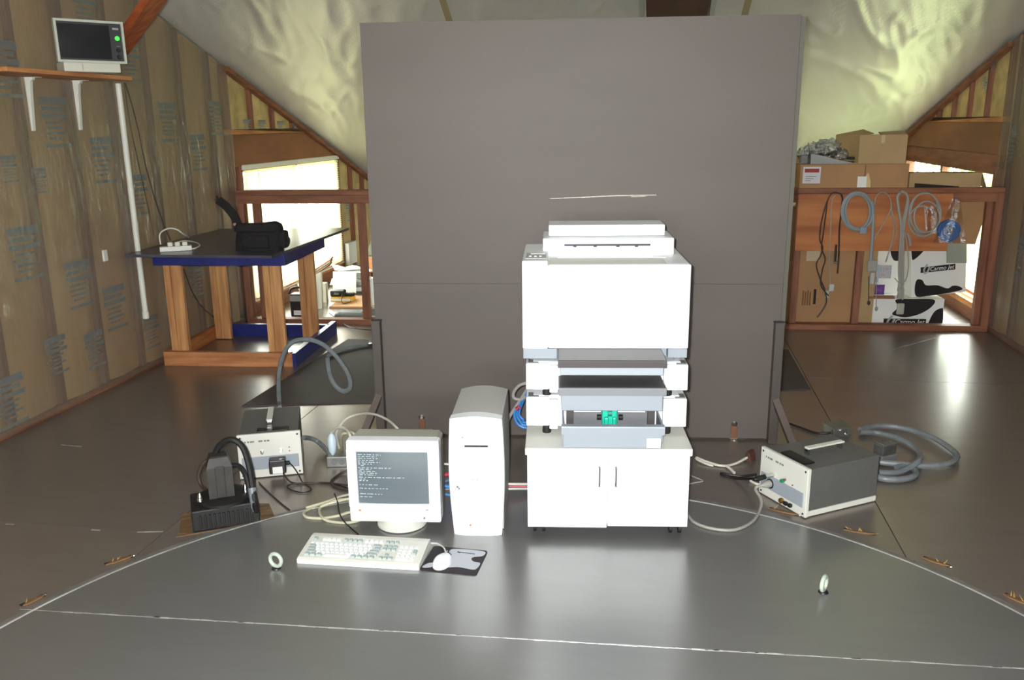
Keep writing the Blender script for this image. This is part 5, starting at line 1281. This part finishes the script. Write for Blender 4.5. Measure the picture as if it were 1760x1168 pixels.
# black and white spotted boxes
white_box = M('white_carton', (226, 226, 222), .6)
def spotted(name, label, origin, ang, w, d, h, roll=0.0):
    t = thing(name, label, 'box', tuple(origin), ang, None); t.rotation_euler = (0, roll, ang)
    MB().box(0, w, 0, d, 0, h, .003).build('carton', white_box, t); return t
def spot(t, pts, y=-.0010):
    p = smooth_path([(a, 0, b) for a, b in pts], 6, True); MB().prism([(q.x, q.z) for q in p], 'y', y, -.0001).build('black_patch', ink_black, t)
def logo(t, cx_, cz_, w):
    MB().box(cx_ - w * .50, cx_ + w * .52, -.0012, -.0001, cz_ - w * .085, cz_ + w * .085).build('logo_bar', ink_black, t)
    MB().tube(smooth_path([(cx_ - w * .30, -.003, cz_ + w * .16), (cx_ - w * .40, -.003, cz_ + w * .02), (cx_ - w * .38, -.003, cz_ - w * .10), (cx_ - w * .30, -.003, cz_ - w * .06), (cx_ - w * .24, -.003, cz_ + w * .08)], 5), w * .028, 6).build('logo_swoosh', M('logo_silver', (168, 170, 172), .5), t)
    me = text_mesh('Carmo Jet', w * .17, paper_white, .25, .0003); o = inst('lettering', me, t, (cx_ + w * .12, -.0016, cz_), (R(90), 0, 0))
ox0, _ = PT(1489, 556, .16); ox1, _ = PT(1619, 556, .16); _, zz1 = PT(1550, 513, .16); 
sb1 = spotted('spotted_box', 'flat white box with black cow patches and logo behind the partition sill', PW_(ox0, .16, .0005), pta, ox1 - ox0, .34, zz1)
wB, hB = ox1 - ox0, zz1
spot(sb1, [(wB * .36, hB * .96), (wB * .60, hB * .985), (wB * .86, hB * .97), (wB * .84, hB * .72), (wB * .70, hB * .46), (wB * .52, hB * .33), (wB * .38, hB * .38), (wB * .33, hB * .46), (wB * .40, hB * .7)])
spot(sb1, [(wB * .83, .004), (wB * .84, hB * .30), (wB * .89, hB * .56), (wB * .96, hB * .66), (wB * .995, hB * .60), (wB * .995, .004)])
_, lz = PT(1551, 552, .16); logo(sb1, wB * .50, hB * .155, wB * .55)
# upright tilted box on top, behind
q0, _ = PT(1563, 512, .24); q1, _ = PT(1660, 500, .24); _, qz0 = PT(1600, 512, .24); _, qz1 = PT(1600, 425, .24)
bz = max(zz1 + .0005, qz0)
sb2 = spotted('spotted_box', 'tilted white box with black cow patches and logo leaning against the window', PW_(q0, .20, bz), pta + R(4), q1 - q0, .14, .55, R(-6))
w2_, h2_ = q1 - q0, .55
spot(sb2, [(w2_ * .10, .004), (w2_ * .06, h2_ * .12), (w2_ * .10, h2_ * .25), (w2_ * .20, h2_ * .24), (w2_ * .27, h2_ * .16), (w2_ * .48, h2_ * .14), (w2_ * .66, h2_ * .08), (w2_ * .76, h2_ * .11), (w2_ * .88, h2_ * .09), (w2_ * .92, .02), (w2_ * .6, .004), (w2_ * .3, -.0)])
spot(sb2, [(.004, h2_ * .60), (w2_ * .05, h2_ * .55), (w2_ * .2, h2_ * .64), (w2_ * .3, h2_ * .74), (w2_ * .32, h2_ * .9), (w2_ * .2, h2_ * .97), (.004, h2_ * .95)])
logo(sb2, w2_ * .48, h2_ * .385, w2_ * .62)
MB().box(w2_ * .33, w2_ * .41, -.006, -.0005, h2_ * .60, h2_ * .70, .003).build('hand_grip', white_box, sb2)
# third spotted box deeper in shade, to the left
r0_, _ = PT(1493, 512, .34); sb3 = spotted('spotted_box', 'white box with black patches in shade behind the hanging cables', PW_(r0_ - .06, .38, zz1 + .0005), pta, .36, .12, .50)
spot(sb3, [(.06, .49), (.04, .40), (.10, .35), (.16, .39), (.17, .47), (.12, .495)])
spot(sb3, [(.22, .49), (.205, .36), (.24, .27), (.30, .28), (.325, .36), (.33, .48)])
# small leaflets pinned before it
for (x0_, x1_, y0_, y1_, mt, lb, off) in ((1498, 1521, 489, 506, M('violet_print', (70, 52, 110), .5, var=(40, .6), rgb2=(130, 70, 150)), 'small violet printed card under the hanging cables', .13), (1510, 1533, 456, 478, M('pale_print', (190, 186, 190), .6, var=(60, .3)), 'pale leaflet with grey lines under the hanging cables', .14), (1494, 1512, 455, 485, M('bluish_print', (170, 184, 196), .5), 'pale blue leaflet beside the hanging connector bundle', .135)):
    a, b = PT(x0_, y1_, off), PT(x1_, y0_, off); c_ = PW_(a[0], off, a[1])
    t = MB().box(0, b[0] - a[0], 0, .004, 0, b[1] - a[1]).build('leaflet', mt); t.location = c_; t.rotation_euler = (0, 0, pta); tag(t, lb, 'leaflet')
ux, _ = PT(1494, 512, .13); uy, _ = PT(1535, 512, .13)
t = MB().box(0, uy - ux + .02, -.012, .03, 0, .02).build('ledge_board', redwood_x); t.location = PW_(ux - .01, .135, PT(1510, 511, .13)[1] - .01); t.rotation_euler = (0, 0, pta); tag(t, 'short reddish ledge board under the leaflets behind the cables', 'board')
# brown board leaning at the end
sbq = [HW(1636, 418, .10), HW(1676, 420, .10), HW(1702, 345, .10), HW(1640, 345, .10)]
tag(MB().slab(sbq, .012).build('leaning_card', card), 'slanting cardboard piece hanging beside the blue roll', 'cardboard')
tag(MB().slab([HW(1628, 452, .16), HW(1662, 452, .16), HW(1662, 345, .16), HW(1628, 345, .16)], .012).build('grey_card', M('grey_board', (150, 154, 140), .7)), 'grey-green board behind the slanting cardboard piece', 'board')

# ---- clutter on the floor beyond the partition, left
def on_floor(x, y): return fl(x, y)
def item(name, label, cat, x, y, ang=0.0): p = fl(x, y); return thing(name, label, cat, (p.x, p.y, 0), R(ang))
tb2 = item('low_plank', 'low tan plank on the floor beyond the stud partition', 'plank', 566, 530, 4)
MB().box(0, .75, 0, .5, .0004, .02, .002).build('board', wood('tan_plank', (206, 160, 116), (180, 130, 88), 'x'), tb2)
zb_p = .0204
c1 = item('tool_case', 'black carry case with handle beyond the blue table legs', 'case', 500, 545, 6)
MB().box(0, .16, 0, .12, .0004, .20, .01).build('body', black_pl, c1)
MB().box(.005, .155, -.003, .0, .14, .19).build('lid_band', M('case_grey', (150, 150, 146), .4), c1)
MB().tube(smooth_path([(-.02, .06, .19), (.0, .06, .235), (.06, .06, .25), (.12, .06, .225), (.15, .06, .19)], 6), .010, 8).build('handle', black_pl, c1, True)
MB().box(.03, .11, -.004, .0, .02, .06).build('paper_tag', paper_white, c1)
c2_ = item('binder', 'pale binder leaning in front of the bright window', 'binder', 523, 531, 10)
MB().slab([(0, 0, 0.001), (.16, 0, 0.001), (.16, .05, .33), (-.06, .05, .22)], .05).build('cover', M('binder_cream', (206, 204, 190), .6), c2_)
c3 = item('picture_frame', 'brown and silver frames stacked on a slant before the window', 'frame', 515, 525, 8)
for k, mt in enumerate((ply_raw, zinc, lumber_x)): MB().slab([(-.02, .10 + k * .03, .18 + k * .022), (.27, .10 + k * .03, .36 + k * .02), (.27, .20 + k * .03, .375 + k * .02), (-.02, .20 + k * .03, .195 + k * .022)], .014).build('frame_strip', mt, c3)
MB().box(.03, .22, .12, .20, .0004, .18).build('support_block', M('block_cream', (190, 186, 170), .7), c3)
def onp(x, y, z=zb_p): return fl(x, y, z)
p = onp(568, 519); ybk = thing('yellow_book', 'yellow folder lying on the tan plank beyond the partition', 'folder', tuple(p), R(4)); MB().box(0, .19, 0, .16, .0003, .045, .003).build('cover', M('yellow_card', (216, 166, 44), .5), ybk); MB().box(.004, .186, -.0008, .0, .012, .034).build('page_edge', paper_white, ybk)
p2 = p + Vector((0, .02, .0456)); ph = thing('desk_phone', 'black cordless phone lying on the yellow folder', 'phone', tuple(p2), R(6)); MB().box(-.01, .12, 0, .10, .0, .055, .012).box(.11, .21, .02, .07, .0, .030, .008).build('body', black_pl, ph); MB().box(.03, .075, -.002, .0, .02, .04).build('display', zinc, ph)
cable('cord', '', [p2 + Vector((.11, .0, .02)), p2 + Vector((.12, -.05, -.03)), p2 + Vector((.16, -.09, -.038)), p2 + Vector((.20, -.02, -.036))], .004, cord_black, parent=ph)
p = onp(572, 503); pap = thing('paper_pile', 'untidy heap of white papers beyond the yellow folder', 'papers', (p.x, p.y, .0206), R(5))
random.seed(17)
for k in range(9):
    a = random.uniform(-.5, .5); c_ = Vector((.14 + random.uniform(-.07, .07), .18 + random.uniform(-.06, .06), .012 + k * .022)); hx, hy = .13, .09
    MB().grid(lambda u, v: (c_.x + math.cos(a) * (u - .5) * 2 * hx - math.sin(a) * (v - .5) * 2 * hy, c_.y + math.sin(a) * (u - .5) * 2 * hx + math.cos(a) * (v - .5) * 2 * hy, c_.z + .035 * math.sin(3 * u + k) * v + .02), 5, 5).build('sheet', paper_white, pap, True)
MB().box(.02, .26, .08, .26, .0, .04, .003).build('paper_block', paper_white, pap)
sg = MB().slab([(0, 0, 0), (.23, 0, 0), (.23, .05, .20), (0, .05, .20)], .003).build('leaning_sheet', paper_white, pap)
pr_ = onp(637, 523); rl = thing('paper_towel_roll', 'white paper towel roll standing beside the panel edge', 'roll', (pr_.x, pr_.y, .0204))
MB().lathe([(.058, 0), (.060, .003), (.060, .24), (.058, .243), (.018, .243)], seg=28).build('paper', paper_white, rl, True); MB().lathe([(.018, .20), (.018, .246)], seg=16).build('core', card, rl)
p = fl(572, 549); gl = thing('grey_case', 'flat grey case lying behind the bottom plate of the partition', 'case', (p.x, p.y + .02, 0), R(4)); MB().box(0, .26, 0, .20, .0004, .045, .02, 3).build('lid', M('lid_grey', (112, 114, 110), .5), gl); MB().box(.03, .23, .03, .17, .045, .050, .003).build('raised_field', mid_grey_pl, gl)
p = fl(632, 549); gl2 = thing('grey_tray', 'greenish grey tray half hidden behind the panel edge', 'tray', (p.x, p.y + .02, 0), R(4)); MB().prism([(0, .0004), (.25, .0004), (.25, .09), (.03, .09)], 'y', 0, .25).build('tray', M('tray_green', (126, 132, 120), .5), gl2); MB().box(.03, .10, -.0012, 0, .02, .03).build('label_strip', paper_white, gl2)
p = fl(445, 540); wb = thing('white_bag', 'pale crumpled bag under the bright window sill', 'bag', (p.x + .04, p.y + .05, 0), R(4))
MB().grid(lambda u, v: (.07 * math.cos(6.283 * u) * math.sin(math.pi * v) * (1 + .3 * noise.noise(Vector((u * 8, v * 6, 1)))) + .05, .06 * math.sin(6.283 * u) * math.sin(math.pi * v) + .05, .001 + .14 * (1 - math.cos(math.pi * v)) * .5 * (1 + .2 * noise.noise(Vector((u * 9, v * 5, 4))))), 20, 10).build('bag', M('pale_bag', (196, 196, 176), .5), wb, True)
# wall box with outlet and wood shelf beyond window on the left wall
pw = px(604, 434, XL + .03)
t = MB().box(XL + .003, XL + .05, pw.y - .12, pw.y + .12, pw.z - .12, pw.z + .12, .004).build('outlet_plate', off_white); tag(t, 'white outlet box on the wall past the blind', 'outlet')
pc = py(636, 455, 8.6); sb = thing('wall_box_shelf', 'orange wood block shelf beside the panel edge beyond the partition', 'shelf', (pc.x - .07, 8.6, 0), 0)
MB().box(0, .4, 0, .25, pc.z - .08, pc.z + .08, .003).build('board', lumber_x, sb)
MB().box(.02, .06, .05, .2, .0004, pc.z - .08).build('support', redwood_z, sb); MB().box(.32, .36, .05, .2, .0004, pc.z - .08).build('support', redwood_z, sb)
pd = py(628, 430, 8.6)
d_ = thing('dark_monitor', 'greenish grey equipment case on the orange block shelf', 'case', (pc.x - .05, 8.62, pc.z + .0805)); MB().prism([(0, 0), (.35, 0), (.35, .20), (.06, .16)], 'y', 0, .2).build('case', M('case_olive', (104, 106, 92), .6), d_); MB().box(.02, .33, -.002, 0, .012, .02).build('seam', black_pl, d_)
